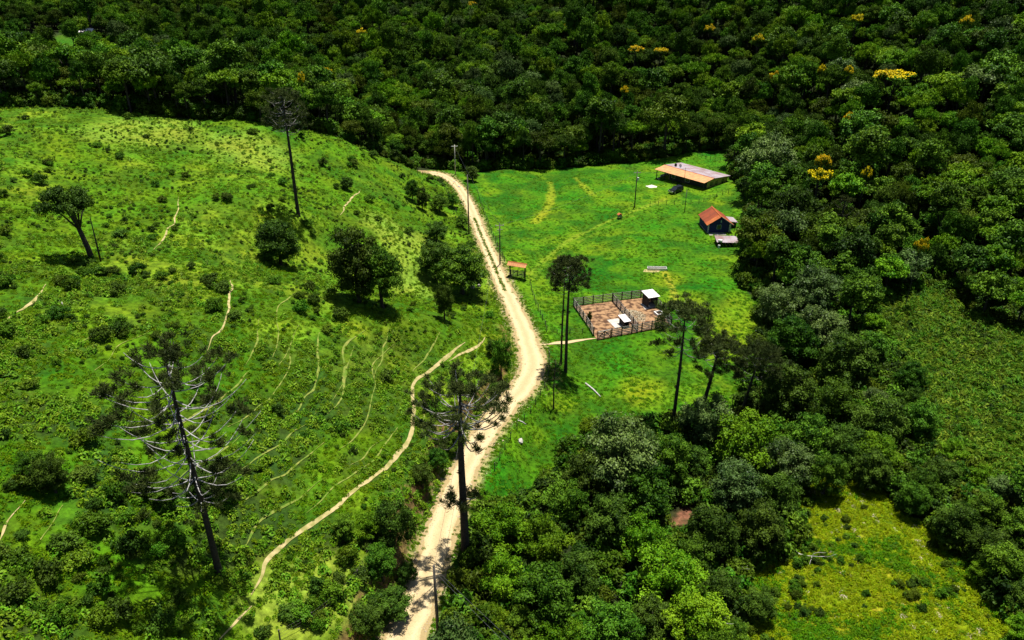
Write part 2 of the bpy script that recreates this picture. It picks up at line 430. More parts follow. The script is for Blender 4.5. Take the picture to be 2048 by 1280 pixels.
# ------------------------------------------------------------------ ground
def BRK(x, y):
    """how thickly bracken and the darker ground below it cover the hillside"""
    return np.clip((fbm(x / 8, y / 8, 41, 3) - .43) * 6, 0, 1) * np.clip(1.55 - np.hypot(x + 42, y - 40) / 52, .03, 1)
def axis(segs):
    out = [segs[0][0]]
    for a, b, s0, s1 in segs:
        x = a
        while x < b - 1e-6:
            s = s0 + (s1 - s0) * (x - a) / (b - a); x = min(b, x + s); out.append(x)
    return np.array(out)
gx = axis([(-460, -130, 9, 1.4), (-130, -110, 1.4, .8), (-110, 100, .66, .66), (100, 150, .8, 2), (150, 420, 2, 9)])
gy = axis([(8, 30, 1.5, .6), (30, 232, .62, .62), (232, 300, .8, 3), (300, 900, 3, 12)])
GX, GY = np.meshgrid(gx, gy)
GZ = hgt(GX, GY)
nx, ny = len(gx), len(gy)
ii = np.arange(nx * ny).reshape(ny, nx)
quads = np.stack([ii[:-1, :-1], ii[:-1, 1:], ii[1:, 1:], ii[1:, :-1]], -1).reshape(-1, 4)
gme = mesh_of('ground', np.stack([GX, GY, GZ], -1), quads, 'ground_mat', True)
X, Y = GX.ravel(), GY.ravel()
cov = np.tile(np.array([.020, .030, .008]), (len(X), 1))             # leaf litter and undergrowth
def paint(mask, c):
    global cov
    mask = np.clip(mask, 0, 1)[:, None]
    cov = cov * (1 - mask) + np.array(c)[None] * mask
in_open = in_poly(X, Y, OPEN_HILL)
S_ = road_s(X, Y)
left = in_open & (S_ < 0)
nA, nB = fbm(X / 17, Y / 17, 21), fbm(X / 6, Y / 6, 33)
paint(left * 1.0, (.076, .166, .002))
paint(left * sstep(.48, .66, nA) * .8, (.150, .240, .010))
paint(left * sstep(.47, .62, nB) * .8, (.034, .102, .002))
paint(left * sstep(.52, .66, fbm(X / 2.6, Y / 2.6, 19)) * .5, (.030, .085, .002))
right = in_open & (S_ >= 0)
paint(left * BRK(X, Y) * .9, (.026, .055, .008))  # ground darker where the bracken grows thick
paint(right * 1.0, (.046, .150, .002))
paint(right * sstep(.47, .60, nA) * .8, (.098, .190, .003))
paint(right * sstep(.48, .64, nB) * .8, (.016, .082, .002))
paint(right * sstep(.5, .66, fbm(X / 2.4, Y / 2.4, 17)) * .55, (.020, .095, .002))
cl = in_poly(X, Y, OPEN_CLEAR)
paint(cl * 1.0, (.140, .195, .003)); paint(cl * sstep(.5, .66, nB), (.060, .150, .003)); paint(cl * sstep(.52, .68, fbm(X / 2.2, Y / 2.2, 5)) * .8, (.27, .235, .015))
paint(in_poly(X, Y, OPEN_REED) * 1.0, (.045, .080, .010))
paint(1 - sstep(10, 17, np.hypot(X + 228, (Y - 402) * .6)), (.045, .120, .004))
paint(in_poly(X, Y, FAR_GRASS) * 1.0, (.33, .25, .03))
def spot(px, py, r, c, k=1.0):
    p = P(px, py); d = np.hypot(X - p[0], Y - p[1]) / r + (nB - .5) * .8
    paint((1 - sstep(.45, 1.1, d)) * k, c)
for px, py, r in [(1300, 775, 5), (1290, 800, 4), (1480, 640, 9), (1370, 600, 6), (1330, 560, 5), (1450, 700, 6)]: spot(px, py, r, (.130, .205, .004), .7)
for px, py, r in [(820, 480, 9), (800, 540, 8), (770, 450, 7), (840, 580, 6), (600, 1180, 6), (660, 1170, 5), (560, 1220, 4), (300, 260, 14), (500, 300, 12)]: spot(px, py, r, (.170, .250, .022), .8)
def track(pts, w, c, k):
    L_ = catmull(np.array([P(*p) for p in pts]), 1.0)
    box = (X > L_[:, 0].min() - 4) & (X < L_[:, 0].max() + 4) & (Y > L_[:, 1].min() - 4) & (Y < L_[:, 1].max() + 4)
    mk = np.zeros(len(X)); mk[box] = 1 - sstep(w * .4, w, near_line(X[box], Y[box], np.repeat(L_, 2, 0)) + (nB[box] - .5) * w)
    paint(mk * k, c)
track([(1055, 550), (1090, 520), (1140, 480), (1200, 450), (1260, 425), (1330, 398)], .9, (.150, .230, .012), .8)
track([(1062, 560), (1100, 525), (1150, 488), (1210, 455), (1270, 430)], .5, (.150, .230, .012), .6)
track([(1100, 365), (1103, 385), (1100, 405), (1085, 430), (1070, 445)], 1.6, (.20, .24, .01), .75)
track([(1150, 355), (1170, 375), (1185, 390)], 1.2, (.20, .25, .01), .7)
track([(1330, 545), (1345, 575), (1350, 610)], 1.0, (.26, .26, .02), .8)
dst = np.full(len(X), 1e9); bx = (X > 5) & (X < 90) & (Y > 40) & (Y < 150)
dst[bx] = near_line(X[bx], Y[bx], STREAM)
paint((1 - sstep(.4, 1.2, dst)) * sstep(.42, .55, fbm(X / 4, Y / 4, 29, 2)), (.20, .10, .05))
# road verge and raw cut bank
hwv = np.interp(Y, _ry, ROAD[:, 3])
onroad = (Y < _ry[-1] + 2)
paint(onroad * (1 - sstep(hwv + .0, hwv + .9, np.abs(S_) + (nB - .5) * 1.2)) * .9, (.34, .27, .12))
gradx = np.abs(np.gradient(GZ, axis=1) / np.gradient(GX, axis=1)).ravel() + np.abs(np.gradient(GZ, axis=0) / np.gradient(GY, axis=0)).ravel()
paint(onroad * (S_ < 0) * (S_ > -hwv - 4.5) * sstep(.8, 1.4, gradx + (fbm(X / 2, Y / 2, 77) - .5) * 1.8) * .85, (.17, .095, .04))
ca = gme.attributes.new('cover', 'FLOAT_COLOR', 'POINT')
ca.data.foreach_set('color', np.hstack([cov, np.ones((len(cov), 1))]).astype(np.float32).ravel())
ground = link('ground', gme)
ground['kind'] = 'structure'

# ------------------------------------------------------------------ ribbons: road, cattle trails, stream
def ribbon(name, L_, halfw, m, lift=.06, kind='structure', cross=5, rag=.25, seed=1, level=False):
    n = len(L_)
    T = np.gradient(L_[:, :2], axis=0); T /= np.linalg.norm(T, axis=1)[:, None] + 1e-9
    Nn = np.stack([T[:, 1], -T[:, 0]], 1)
    hw = np.broadcast_to(halfw, (n,))
    k = np.arange(n)
    wl = hw * (1 + (vnoise(k * .37, k * 0 + seed, 4) - .5) * 2 * rag); wr = hw * (1 + (vnoise(k * .41, k * 0 + seed + 9, 5) - .5) * 2 * rag)
    V = []
    for j in range(cross):
        t = j / (cross - 1)
        off = -wl * (1 - t) + wr * t
        xy = L_[:, :2] + Nn * off[:, None]
        z = hgt(xy[:, 0], xy[:, 1]) + lift
        if level: z = L_[:, 2] + 0 * z + lift
        V.append(np.column_stack([xy, z]))
    V = np.stack(V, 1).reshape(-1, 3)
    id_ = np.arange(n * cross).reshape(n, cross)
    Q = np.stack([id_[:-1, :-1], id_[1:, :-1], id_[1:, 1:], id_[:-1, 1:]], -1).reshape(-1, 4)[:, ::-1]
    o = sheet(name, V, np.ascontiguousarray(Q), m, kind)
    at_ = o.data.attributes.new('across', 'FLOAT', 'POINT'); at_.data.foreach_set('value', np.tile(np.linspace(-1, 1, cross), n).astype(np.float32))
    return o
ribbon('road', ROAD[:-1], ROAD[:-1, 3] - .1, 'road_dirt', .05, cross=9, rag=.12)
TRAILS = [([(505, 1190), (525, 1150), (535, 1120), (580, 1080), (640, 1040), (700, 990), (760, 945), (800, 905), (822, 870), (828, 820), (828, 768), (870, 735), (900, 710), (930, 685)], .24),
          ([(897, 722), (940, 700), (965, 685), (970, 675)], .2), ([(412, 700), (440, 660), (455, 620), (463, 580), (462, 560)], .17), ([(310, 500), (335, 465), (352, 430), (357, 395)], .13),
          ([(0, 660), (40, 620), (95, 570)], .15), ([(-5, 1085), (25, 1040), (45, 1000)], .16), ([(850, 880), (848, 830), (845, 810)], .1), ([(440, 1280), (480, 1240), (505, 1212)], .2),
          ([(680, 430), (700, 400), (722, 380)], .13), ([(700, 935), (730, 908), (765, 882)], .12), ([(705, 690), (690, 750), (665, 800)], .09), ([(775, 655), (765, 705), (745, 755)], .08), ([(595, 650), (575, 700), (555, 730)], .08), ([(255, 640), (200, 665), (120, 705)], .1), ([(300, 665), (245, 690), (190, 740)], .08), ([(880, 665), (858, 700), (820, 750)], .09), ([(90, 1080), (110, 1045), (125, 1010)], .08), ([(520, 640), (510, 690), (490, 730)], .1), ([(1070, 690), (1100, 688), (1150, 682), (1194, 677)], .45)]
for k in range(1, 12):
    a_ = [(535 + 9 * k, 1125), (580, 1080), (640, 1040), (700, 990), (760, 945), (800, 905), (822, 868), (829, 815), (830, 768), (870, 735), (905, 705)]
    i0, i1 = [(2, 7), (0, 4), (4, 10), (1, 5), (5, 10), (2, 6), (4, 9), (0, 4), (3, 8), (6, 10), (2, 6)][k - 1]
    TRAILS.insert(1, ([(x - 27 * k - 3 * (k % 3), y - 15 * k + 2 * (k % 2)) for x, y in a_[i0:i1]], .07 + .025 * (k % 3)))
TR_PTS = []
for i, (pts, w) in enumerate(TRAILS):
    L_ = catmull(np.array([P(*p) for p in pts]), .5)
    TR_PTS.append(L_)
    k = np.arange(len(L_)); L_ = L_ + np.column_stack([vnoise(k * .21, k * 0 + i, 3) - .5, vnoise(k * .21, k * 0 + i, 4) - .5, k * 0]) * (.5 if w < .2 else .2)
    wv = w * np.clip(np.minimum(k, k[::-1]) / 9, .08, 1) ** .7 * ((.55 if w < .2 else .8) + (.9 if w < .2 else .4) * vnoise(k * .13, k * 0 + i, 6))
    ribbon('dirt_path', L_, np.clip(wv, .03, 1), ('trail_grass' if w < .125 else 'trail_dirt') if i < len(TRAILS) - 1 else 'road_dirt', .07, cross=3, rag=.6 if w < .2 else .3, seed=i + 2)
ribbon('stream', STREAM, .9, 'water', -.02, cross=3, rag=.3)
TR_ALL = np.vstack([np.column_stack([L_[:, :2], np.full(len(L_), t_[1])]) for L_, t_ in zip(TR_PTS, TRAILS)])

# ------------------------------------------------------------------ foliage meshes
def leaf_quads(rng, C, Nrm, size, asp=.55, curl=.0):
    """one bent leaf (or small leaf spray) at every point C, facing about Nrm"""
    n = len(C)
    a = rng.normal(size=(n, 3)); a -= (a * Nrm).sum(1)[:, None] * Nrm; a /= np.linalg.norm(a, axis=1)[:, None] + 1e-9
    b = np.cross(Nrm, a)
    s = size * rng.uniform(.6, 1.35, (n, 1))
    dn = Nrm * s * .18
    V = np.stack([C - a * s * .5 - dn, C - b * s * asp * .5 + dn * .3, C + a * s * .5 - dn, C + b * s * asp * .5 + dn * .3], 1).reshape(-1, 3)
    return V, np.arange(n * 4).reshape(n, 4)
ICO_V = None
def ico():
    global ICO_V, ICO_F
    t = (1 + 5 ** .5) / 2
    v = np.array([(-1, t, 0), (1, t, 0), (-1, -t, 0), (1, -t, 0), (0, -1, t), (0, 1, t), (0, -1, -t), (0, 1, -t), (t, 0, -1), (t, 0, 1), (-t, 0, -1), (-t, 0, 1)])
    ICO_V = v / np.linalg.norm(v[0])
    ICO_F = [(0, 11, 5), (0, 5, 1), (0, 1, 7), (0, 7, 10), (0, 10, 11), (1, 5, 9), (5, 11, 4), (11, 10, 2), (10, 7, 6), (7, 1, 8), (3, 9, 4), (3, 4, 2), (3, 2, 6), (3, 6, 8), (3, 8, 9), (4, 9, 5), (2, 4, 11), (6, 2, 10), (8, 6, 7), (9, 8, 1)]
ico()
def clumps(rng, n, Rr, zc, Rz, rmin, rmax, shape='dome'):
    out = []
    tries = 0
    while len(out) < n and tries < n * 60:
        tries += 1
        d = rng.normal(size=3); d /= np.linalg.norm(d)
        if shape == 'dome' and d[2] < -.25: continue
        if shape == 'full' and d[2] < -.8: continue
        k = rng.uniform(.55, 1.0) if rng.random() < .8 else rng.uniform(.1, .5)
        r = rng.uniform(rmin, rmax)
        p = np.array([d[0] * Rr * k, d[1] * Rr * k, zc + d[2] * Rz * k])
        if shape == 'flat': p[2] = zc + Rz * (.35 * d[2] + .5 * (1 - k * k))
        if any(np.linalg.norm(p - q[0]) < .66 * (r + q[1]) for q in out): continue
        out.append((p, r))
    return out
def foliage(rng, CL, per, size, asp=.55, flat=.8, up=.55, core=True):
    Vs, Fs, Ts, k = [], [], [], 0
    for p, r in CL:
        n = int(per * (r / 1.2) ** 2)
        d = rng.normal(size=(n, 3)); d[:, 2] = d[:, 2] * .8 + .35
        d /= np.linalg.norm(d, axis=1)[:, None]
        lump = 1 + .36 * np.sin(d[:, 0] * 5 + p[0] * 3) * np.sin(d[:, 1] * 5 + p[1] * 3) + .1 * np.sin(d[:, 2] * 9 + p[0])
        rad = r * lump * rng.uniform(.72, 1.08, n)
        C = p + d * rad[:, None] * np.array([1, 1, flat])
        nn = d * .55 + rng.normal(size=(n, 3)) * .5 + np.array([0, 0, up]); nn /= np.linalg.norm(nn, axis=1)[:, None]
        V, Q = leaf_quads(rng, C, nn, size, asp)
        t = np.clip(rng.uniform(.1, .8) + rng.normal(0, .22, n), 0, 1)
        Vs.append(V); Fs.append(Q + k); Ts.append(t); k += len(V)
    V, Q, T = np.vstack(Vs), np.vstack(Fs), np.concatenate(Ts)
    if core:
        cv, cf = [], []
        for p, r in CL:
            v = p + ICO_V * r * .62 * np.array([1, 1, flat])
            cf += [[a + k, b + k, c + k, c + k] for a, b, c in ICO_F]; k += 12; cv.append(v)
        V = np.vstack([V] + cv); return V, Q, T, cf
    return V, Q, T, []
def crown_mesh(name, rng, CL, per, size, m, **kw):
    V, Q, T, cf = foliage(rng, CL, per, size, **kw)
    nq = len(Q)
    me = bpy.data.meshes.new(name)
    tri = np.array([c[:3] for c in cf], np.int32).reshape(-1, 3)
    me.vertices.add(len(V)); me.vertices.foreach_set('co', V.astype(np.float32).ravel())
    loops = np.concatenate([Q.ravel(), tri.ravel()]).astype(np.int32)
    me.loops.add(len(loops)); me.loops.foreach_set('vertex_index', loops)
    me.polygons.add(nq + len(tri))
    me.polygons.foreach_set('loop_start', np.concatenate([np.arange(nq) * 4, nq * 4 + np.arange(len(tri)) * 3]).astype(np.int32))
    me.polygons.foreach_set('loop_total', np.concatenate([np.full(nq, 4), np.full(len(tri), 3)]).astype(np.int32))
    me.materials.append(MATS[m])
    a = me.attributes.new('tint', 'FLOAT', 'FACE'); a.data.foreach_set('value', np.concatenate([T, np.full(len(tri), .4)]).astype(np.float32))
    me.update(calc_edges=True)
    return me
def trunk_mesh(name, rng, h, r0, CL, m='bark', lean=.05, limbs=5):
    mb = MB()
    top = np.array([rng.uniform(-lean, lean) * h, rng.uniform(-lean, lean) * h, h])
    pts = [np.array([0, 0, -.6])] + [top * t + np.array([math.sin(t * 4) * .12, math.cos(t * 3) * .1 - .1, 0]) * t for t in (0.02, .25, .5, .75, 1)]
    mb.tube(pts, [r0 * 1.5, r0 * 1.15, r0, r0 * .82, r0 * .6, r0 * .3])
    order = list(CL); rng.shuffle(order)
    for p, r in order[:limbs]:
        a = top * rng.uniform(.45, .85)
        mid = (a + p) / 2 + np.array([0, 0, -.15 * h * rng.uniform(0, .5)])
        mb.tube([a, mid, p], [r0 * .45, r0 * .3, r0 * .12], 5)
    return mb.mesh(name, m, True)

SPECIES = {}   # kind -> list of (crown mesh, trunk mesh, crown radius, height)
def species(kind, nvar, h, Rr, Rz, n, rmin, rmax, per, size, m, shape='dome', zc=None, bark='bark', **kw):
    SPECIES[kind] = []
    for v in range(nvar):
        rng = np.random.default_rng(hash((len(SPECIES), v)) % 99991)
        z = zc if zc is not None else h - Rz - rmax * .4
        CL = clumps(rng, n, Rr, z, Rz, rmin, rmax, shape)
        SPECIES[kind].append((crown_mesh('crown', rng, CL, per, size, m, **kw), trunk_mesh('trunk', rng, z + Rz * .3, .10 + h * .014, CL, bark), Rr + rmax * .6, h))
# forest kinds (seen from 120 m and more)
species('round', 3, 11, 2.9, 2.6, 17, 1.0, 1.7, 204, .50, 'leaf_forest')
species('tall', 2, 13.5, 2.5, 3.8, 18, .9, 1.6, 204, .46, 'leaf_forest')
species('grey', 2, 11, 2.8, 2.4, 16, 1.0, 1.6, 224, .46, 'leaf_grey')
species('bright', 2, 11, 3.1, 2.3, 18, .9, 1.5, 217, .50, 'leaf_bright')
species('olive', 2, 10, 2.7, 2.6, 15, 1.1, 1.8, 231, .40, 'leaf_olive')
species('dark', 2, 10.5, 2.7, 2.5, 15, 1.1, 1.7, 217, .45, 'leaf_dark')
species('flat', 2, 11.5, 3.8, 1.6, 20, .8, 1.3, 224, .46, 'leaf_bright', shape='flat')
# near kinds (70 to 120 m): finer leaves, leafy almost to the ground
species('plume', 2, 10.5, 2.8, 2.2, 16, .9, 1.5, 190, .95, 'leaf_bright', asp=.16, up=.3)
species('near_round', 3, 8.0, 2.6, 2.9, 40, .5, .98, 760, .205, 'leaf_forest', shape='full', zc=3.7)
species('near_bright', 2, 7.5, 2.6, 2.6, 40, .48, .95, 780, .205, 'leaf_bright', shape='full', zc=3.5)
species('near_dark', 2, 8.0, 2.4, 2.9, 38, .52, 1.0, 760, .20, 'leaf_dark', shape='full', zc=3.7)
species('near_grey', 1, 8.0, 2.6, 2.8, 38, .5, .95, 780, .20, 'leaf_grey', shape='full', zc=3.7)
KIND_WORDS = {'round': 'rounded mid-green tree', 'tall': 'tall narrow green tree', 'grey': 'grey-green glossy-leaved tree', 'bright': 'bright green leafy tree', 'olive': 'dull olive-green tree',
              'dark': 'very dark green tree', 'flat': 'wide flat-topped bright green tree', 'plume': 'feathery bright green tree', 'near_round': 'rounded mid-green tree', 'near_bright': 'bright green leafy tree', 'near_dark': 'very dark green tree', 'near_grey': 'grey-green glossy-leaved tree'}
TREES = []     # (x, y, radius) of every tree that stands as an object of its own
def tree(kind, x, y, scale, label, cat='tree', group=None, rz=None, sz=1.0, name='broadleaf_tree', var=None, lean=0.0):
    cm, tm, r, h = SPECIES[kind][RND.randrange(len(SPECIES[kind])) if var is None else var]
    rz = RND.uniform(0, 6.28) if rz is None else rz
    e = empty(name, (x, y, hz(x, y)), rz)
    e.scale = (scale, scale, scale * sz)
    if lean: e.rotation_euler.y = lean
    link('trunk', tm, e); link('crown', cm, e)
    tag(e, label, cat, group)
    TREES.append((x, y, r * scale))
    return e

# ------------------------------------------------------------------ scatter of ground cover and far wood (one object each)
SRC = {}
def source(name, meshes):
    c = bpy.data.collections.new(name)
    for i, me in enumerate(meshes):
        o = bpy.data.objects.new('%s_%02d' % (name, i), me); c.objects.link(o)
    SRC[name] = c
def scatter(name, src, pts, scl, rot, idx, label, cat, lean=None):
    me = bpy.data.meshes.new(name)
    n = len(pts)
    me.vertices.add(n); me.vertices.foreach_set('co', np.asarray(pts, np.float32).ravel())
    a = me.attributes.new('scl', 'FLOAT_VECTOR', 'POINT'); s3 = np.asarray(scl, np.float32)
    if s3.ndim == 1: s3 = np.repeat(s3[:, None], 3, 1)
    a.data.foreach_set('vector', np.ascontiguousarray(s3).ravel())
    a = me.attributes.new('rot', 'FLOAT_VECTOR', 'POINT'); r3 = np.zeros((n, 3), np.float32); r3[:, 2] = rot
    if lean is not None: r3[:, :2] = lean
    a.data.foreach_set('vector', r3.ravel())
    a = me.attributes.new('var', 'INT', 'POINT'); a.data.foreach_set('value', np.asarray(idx, np.int32))
    o = link(name, me); tag(o, label, cat, kind='stuff')
    g = bpy.data.node_groups.new(name, 'GeometryNodeTree')
    g.interface.new_socket('Geometry', in_out='INPUT', socket_type='NodeSocketGeometry')
    g.interface.new_socket('Geometry', in_out='OUTPUT', socket_type='NodeSocketGeometry')
    gi, go = g.nodes.new('NodeGroupInput'), g.nodes.new('NodeGroupOutput')
    ci = g.nodes.new('GeometryNodeCollectionInfo'); ci.inputs['Collection'].default_value = SRC[src]
    ci.inputs['Separate Children'].default_value = True; ci.inputs['Reset Children'].default_value = True
    ip = g.nodes.new('GeometryNodeInstanceOnPoints'); ip.inputs['Pick Instance'].default_value = True
    def na(nm, ty):
        q = g.nodes.new('GeometryNodeInputNamedAttribute'); q.data_type = ty; q.inputs['Name'].default_value = nm; return q.outputs['Attribute']
    g.links.new(gi.outputs[0], ip.inputs['Points']); g.links.new(ci.outputs[0], ip.inputs['Instance'])
    g.links.new(na('var', 'INT'), ip.inputs['Instance Index']); g.links.new(na('scl', 'FLOAT_VECTOR'), ip.inputs['Scale'])
    g.links.new(na('rot', 'FLOAT_VECTOR'), ip.inputs['Rotation']); g.links.new(ip.outputs[0], go.inputs[0])
    md = o.modifiers.new('scatter', 'NODES'); md.node_group = g
    return o

# ------------------------------------------------------------------ placed trees
def crown_at(px, py, rpx, kind, label, sz=1.0, hfac=None, **kw):
    """tree whose crown centre shows at a pixel with a crown about rpx pixels in radius"""
    cm, tm, r, h = SPECIES[kind][0]
    up = 5.0
    for _ in range(3):
        p = P(px, py, up)
        _, _, dep = project(p + np.array([0, 0, up]))
        sc = rpx * dep / F / r
        up = h * .66 * sc * sz
    return tree(kind, p[0], p[1], sc, label, sz=sz, **kw)
def base_at(px, py, h, kind, label, wide=1.0, **kw):
    p = P(px, py); s = h / SPECIES[kind][0][3]
    return tree(kind, p[0], p[1], s * wide, label, sz=1 / wide, **kw)

# pasture hill and road side
base_at(562, 532, 9.5, 'near_dark', 'round bushy dark tree on the pasture below the tall far umbrella pine', wide=1.15)
base_at(718, 604, 13.5, 'near_dark', 'taller left tree of the leafy pair standing in the gully', wide=.85)
base_at(765, 616, 11.5, 'near_round', 'lower right tree of the leafy pair standing in the gully', wide=.85)
base_at(925, 588, 10.5, 'near_round', 'large round sunlit tree overhanging the dirt road', wide=1.35)
base_at(872, 560, 10.5, 'near_dark', 'dark tree behind the large round tree beside the road', wide=.95)
base_at(889, 640, 8.0, 'near_dark', 'slim dark tree in the gully below the round roadside tree', wide=.55)
base_at(1003, 762, 8.5, 'near_olive' if 'near_olive' in SPECIES else 'near_round', 'thin tree on the bank at the inside of the road bend', wide=.55)
base_at(788, 1105, 8.0, 'near_dark', 'dark bushy tree on the cut bank left of the road', wide=.8)
base_at(742, 1075, 3.6, 'near_bright', 'small bright green tree at the left of the dark bank tree', wide=1.1)
base_at(845, 975, 4.0, 'near_dark', 'dark rounded bush tree at the top of the road cutting', wide=1.0)
base_at(905, 905, 3.8, 'near_round', 'small tree on the cut bank behind the tall central umbrella pine', wide=1.1)
base_at(790, 1235, 4.2, 'near_dark', 'low dark tree at the foot of the bank by the bottom edge', wide=1.2)
base_at(765, 1160, 4.6, 'near_round', 'leafy tree hanging over the shaded cutting below the dark bank tree', wide=1.0)
base_at(815, 1165, 3.0, 'near_dark', 'small dark bush tree at the left road edge opposite the pine shadow', wide=1.0)
base_at(735, 1265, 4.0, 'near_olive' if 'near_olive' in SPECIES else 'near_dark', 'dark bush tree on the bank at the bottom edge', wide=1.2)
base_at(875, 940, 3.4, 'near_round', 'round bush tree on the bank left of the road, behind the central trunk', wide=1.1)
base_at(985, 715, 3.5, 'near_dark', 'dark bush at the foot of the thin tree by the road bend', wide=.9)
base_at(990, 790, 2.6, 'near_dark', 'low dark bush in the cutting above the central pine crown', wide=1.1)
base_at(112, 985, 4.6, 'near_dark', 'dark tall bush left of the bare-limbed pine', wide=.9)
base_at(78, 960, 3.4, 'near_round', 'bush tree at the far left below the middle pasture', wide=1.1)
base_at(445, 985, 4.4, 'near_dark', 'very dark rounded bush just right of the bare-limbed pine crown', wide=1.25)
base_at(408, 1000, 3.2, 'near_dark', 'dark bush behind the trunk of the bare-limbed pine', wide=1.2)
base_at(330, 1010, 2.6, 'near_round', 'low bush below the left limbs of the bare-limbed pine', wide=1.3)
base_at(690, 1075, 3.0, 'near_round', 'low round tree below the long cattle trail', wide=1.1)
base_at(845, 420, 6.5, 'near_dark', 'upright dark tree near the far end of the road', wide=.7)
base_at(880, 425, 5.0, 'near_round', 'low bushy tree left of the road below the far lamp pole', wide=1.3)
base_at(905, 415, 4.5, 'near_round', 'small tree touching the left edge of the far road', wide=1.0)
base_at(875, 485, 6.0, 'near_dark', 'dark tree in the hollow above the round roadside tree', wide=1.2)
base_at(925, 455, 3.5, 'near_round', 'small bush tree at the road edge above the round tree', wide=1.2)
base_at(945, 362, 5.0, 'near_dark', 'squat dark tree on the meadow side of the far road', wide=1.3)
base_at(695, 380, 3.4, 'near_dark', 'isolated dark bush tree on the upper pasture near a bare path', wide=1.3)
base_at(825, 402, 6.0, 'near_round', 'narrow tree at the hill foot near the far road end', wide=.8)
base_at(1178, 645, 2.6, 'near_dark', 'small slim tree standing in the left cattle pen', wide=.55)
# thicket along the stream, right of the road
THICKET = [(1000, 1035, 66, 'near_bright'), (1085, 1060, 62, 'near_bright'), (1130, 985, 52, 'near_round'), (1005, 1140, 62, 'near_bright'), (1085, 1175, 75, 'near_round'), (975, 1225, 45, 'near_bright'), (1245, 880, 92, 'near_grey'),
           (1180, 935, 58, 'near_dark'), (1335, 895, 55, 'near_round'), (1290, 965, 70, 'near_round'), (1215, 1020, 55, 'near_dark'), (1290, 1060, 58, 'near_bright'), (1340, 1130, 80, 'near_bright'), (1225, 1240, 70, 'near_round'),
           (1400, 1225, 72, 'near_bright'), (1310, 1215, 50, 'near_dark'), (1505, 865, 78, 'near_bright'), (1480, 950, 60, 'near_grey'), (1575, 905, 58, 'near_grey'), (1525, 1040, 55, 'near_dark'), (1430, 1040, 60, 'near_dark'),
           (1395, 1100, 45, 'near_round'), (1160, 1130, 52, 'near_dark'), (1120, 1265, 60, 'near_bright'), (1560, 970, 50, 'near_dark'), (1440, 1160, 45, 'near_dark'), (1620, 860, 55, 'near_round'), (1660, 930, 45, 'near_round'),
           (1525, 1195, 36, 'near_dark'), (1470, 1262, 38, 'near_round'), (1390, 910, 35, 'near_dark'), (1040, 1240, 40, 'near_round'), (1700, 870, 50, 'near_dark'), (1750, 925, 40, 'near_dark'), (1835, 985, 36, 'near_round'),
           (1915, 1025, 46, 'near_dark'), (1990, 1075, 46, 'near_dark'), (2020, 1115, 50, 'near_round'), (2050, 1045, 48, 'near_round'), (1965, 1135, 26, 'near_bright'), (1850, 960, 38, 'near_round'), (1975, 1010, 40, 'near_round'),
           (2060, 1180, 40, 'near_dark'), (1760, 820, 60, 'near_dark'), (1680, 790, 55, 'near_round'), (1580, 760, 60, 'near_dark'), (1760, 890, 50, 'near_bright'), (2050, 1245, 34, 'near_bright'), (1640, 640, 60, 'near_grey'), (1590, 660, 55, 'near_round'), (1700, 700, 60, 'near_dark'), (1560, 590, 50, 'near_grey'), (1640, 560, 55, 'near_grey'), (1730, 560, 50, 'near_round')]
WHERE = ['between the road and the stream', 'left of the clearing', 'right of the clearing', 'between the meadow and reeds']
ORD = ['leftmost', 'second from left', 'third from left', 'fourth from left', 'fifth from left', 'sixth from left', 'seventh from left', 'eighth from left', 'ninth from left', 'tenth from left']
zone_ = lambda px, py: WHERE[0] if px < 1350 else (WHERE[3] if py < 850 else (WHERE[1] if px < 1680 else WHERE[2]))
NAMEK = {}
for t_ in sorted(THICKET): NAMEK.setdefault((KIND_WORDS[t_[3]], zone_(t_[0], t_[1])), []).append(t_)
for px, py, r, k in THICKET:
    w = zone_(px, py); same = NAMEK[(KIND_WORDS[k], w)]; i_ = same.index((px, py, r, k))
    lab = '%s in the thicket %s' % (KIND_WORDS[k], w) if len(same) == 1 else '%s %s of the thicket %s' % ('rightmost' if i_ == len(same) - 1 else ORD[i_], KIND_WORDS[k], w)
    crown_at(px, py, r, k, lab, group='thicket trees %s' % w, name='thicket_tree')
# large tree at the meadow corner behind the barn
crown_at(1540, 300, 62, 'near_grey', 'large glossy tree at the forest edge right of the long barn', name='forest_edge_tree')
crown_at(1590, 400, 55, 'near_dark', 'large dark round tree at the forest edge right of the red-roofed house', name='forest_edge_tree')
crown_at(1335, 235, 48, 'olive', 'broad dull olive tree at the forest edge behind the long barn', name='forest_edge_tree')

# yellow flowering trees scattered through the forest
def blossom_tree(px, py, rpx, label):
    rng = np.random.default_rng(px * 7 + py)
    p = P(px, py, 14.0); _, _, dep = project(p + np.array([0, 0, 14.0]))
    s = rpx * dep / F / 3.4
    e = empty('flowering_tree', tuple(p), rng.uniform(0, 6)); e.scale = (s, s, 1)
    CL = clumps(rng, 16, 2.9, 12.6, 1.4, .7, 1.15)
    top = [(q + np.array([0, 0, .4]), r * .85) for q, r in CL if q[2] > 12.3]
    link('trunk', trunk_mesh('trunk', rng, 12.4, .24, CL), e)
    link('crown', crown_mesh('crown', rng, CL, 160, .45, 'leaf_forest'), e)
    link('blossom', crown_mesh('blossom', rng, top, 270, .36, 'leaf_yellow', core=False), e)
    tag(e, label, 'tree', 'yellow flowering trees')
    TREES.append((p[0], p[1], 3.6 * s)); TREES.append((p[0] * .975, p[1] * .975, 2.6 * s))
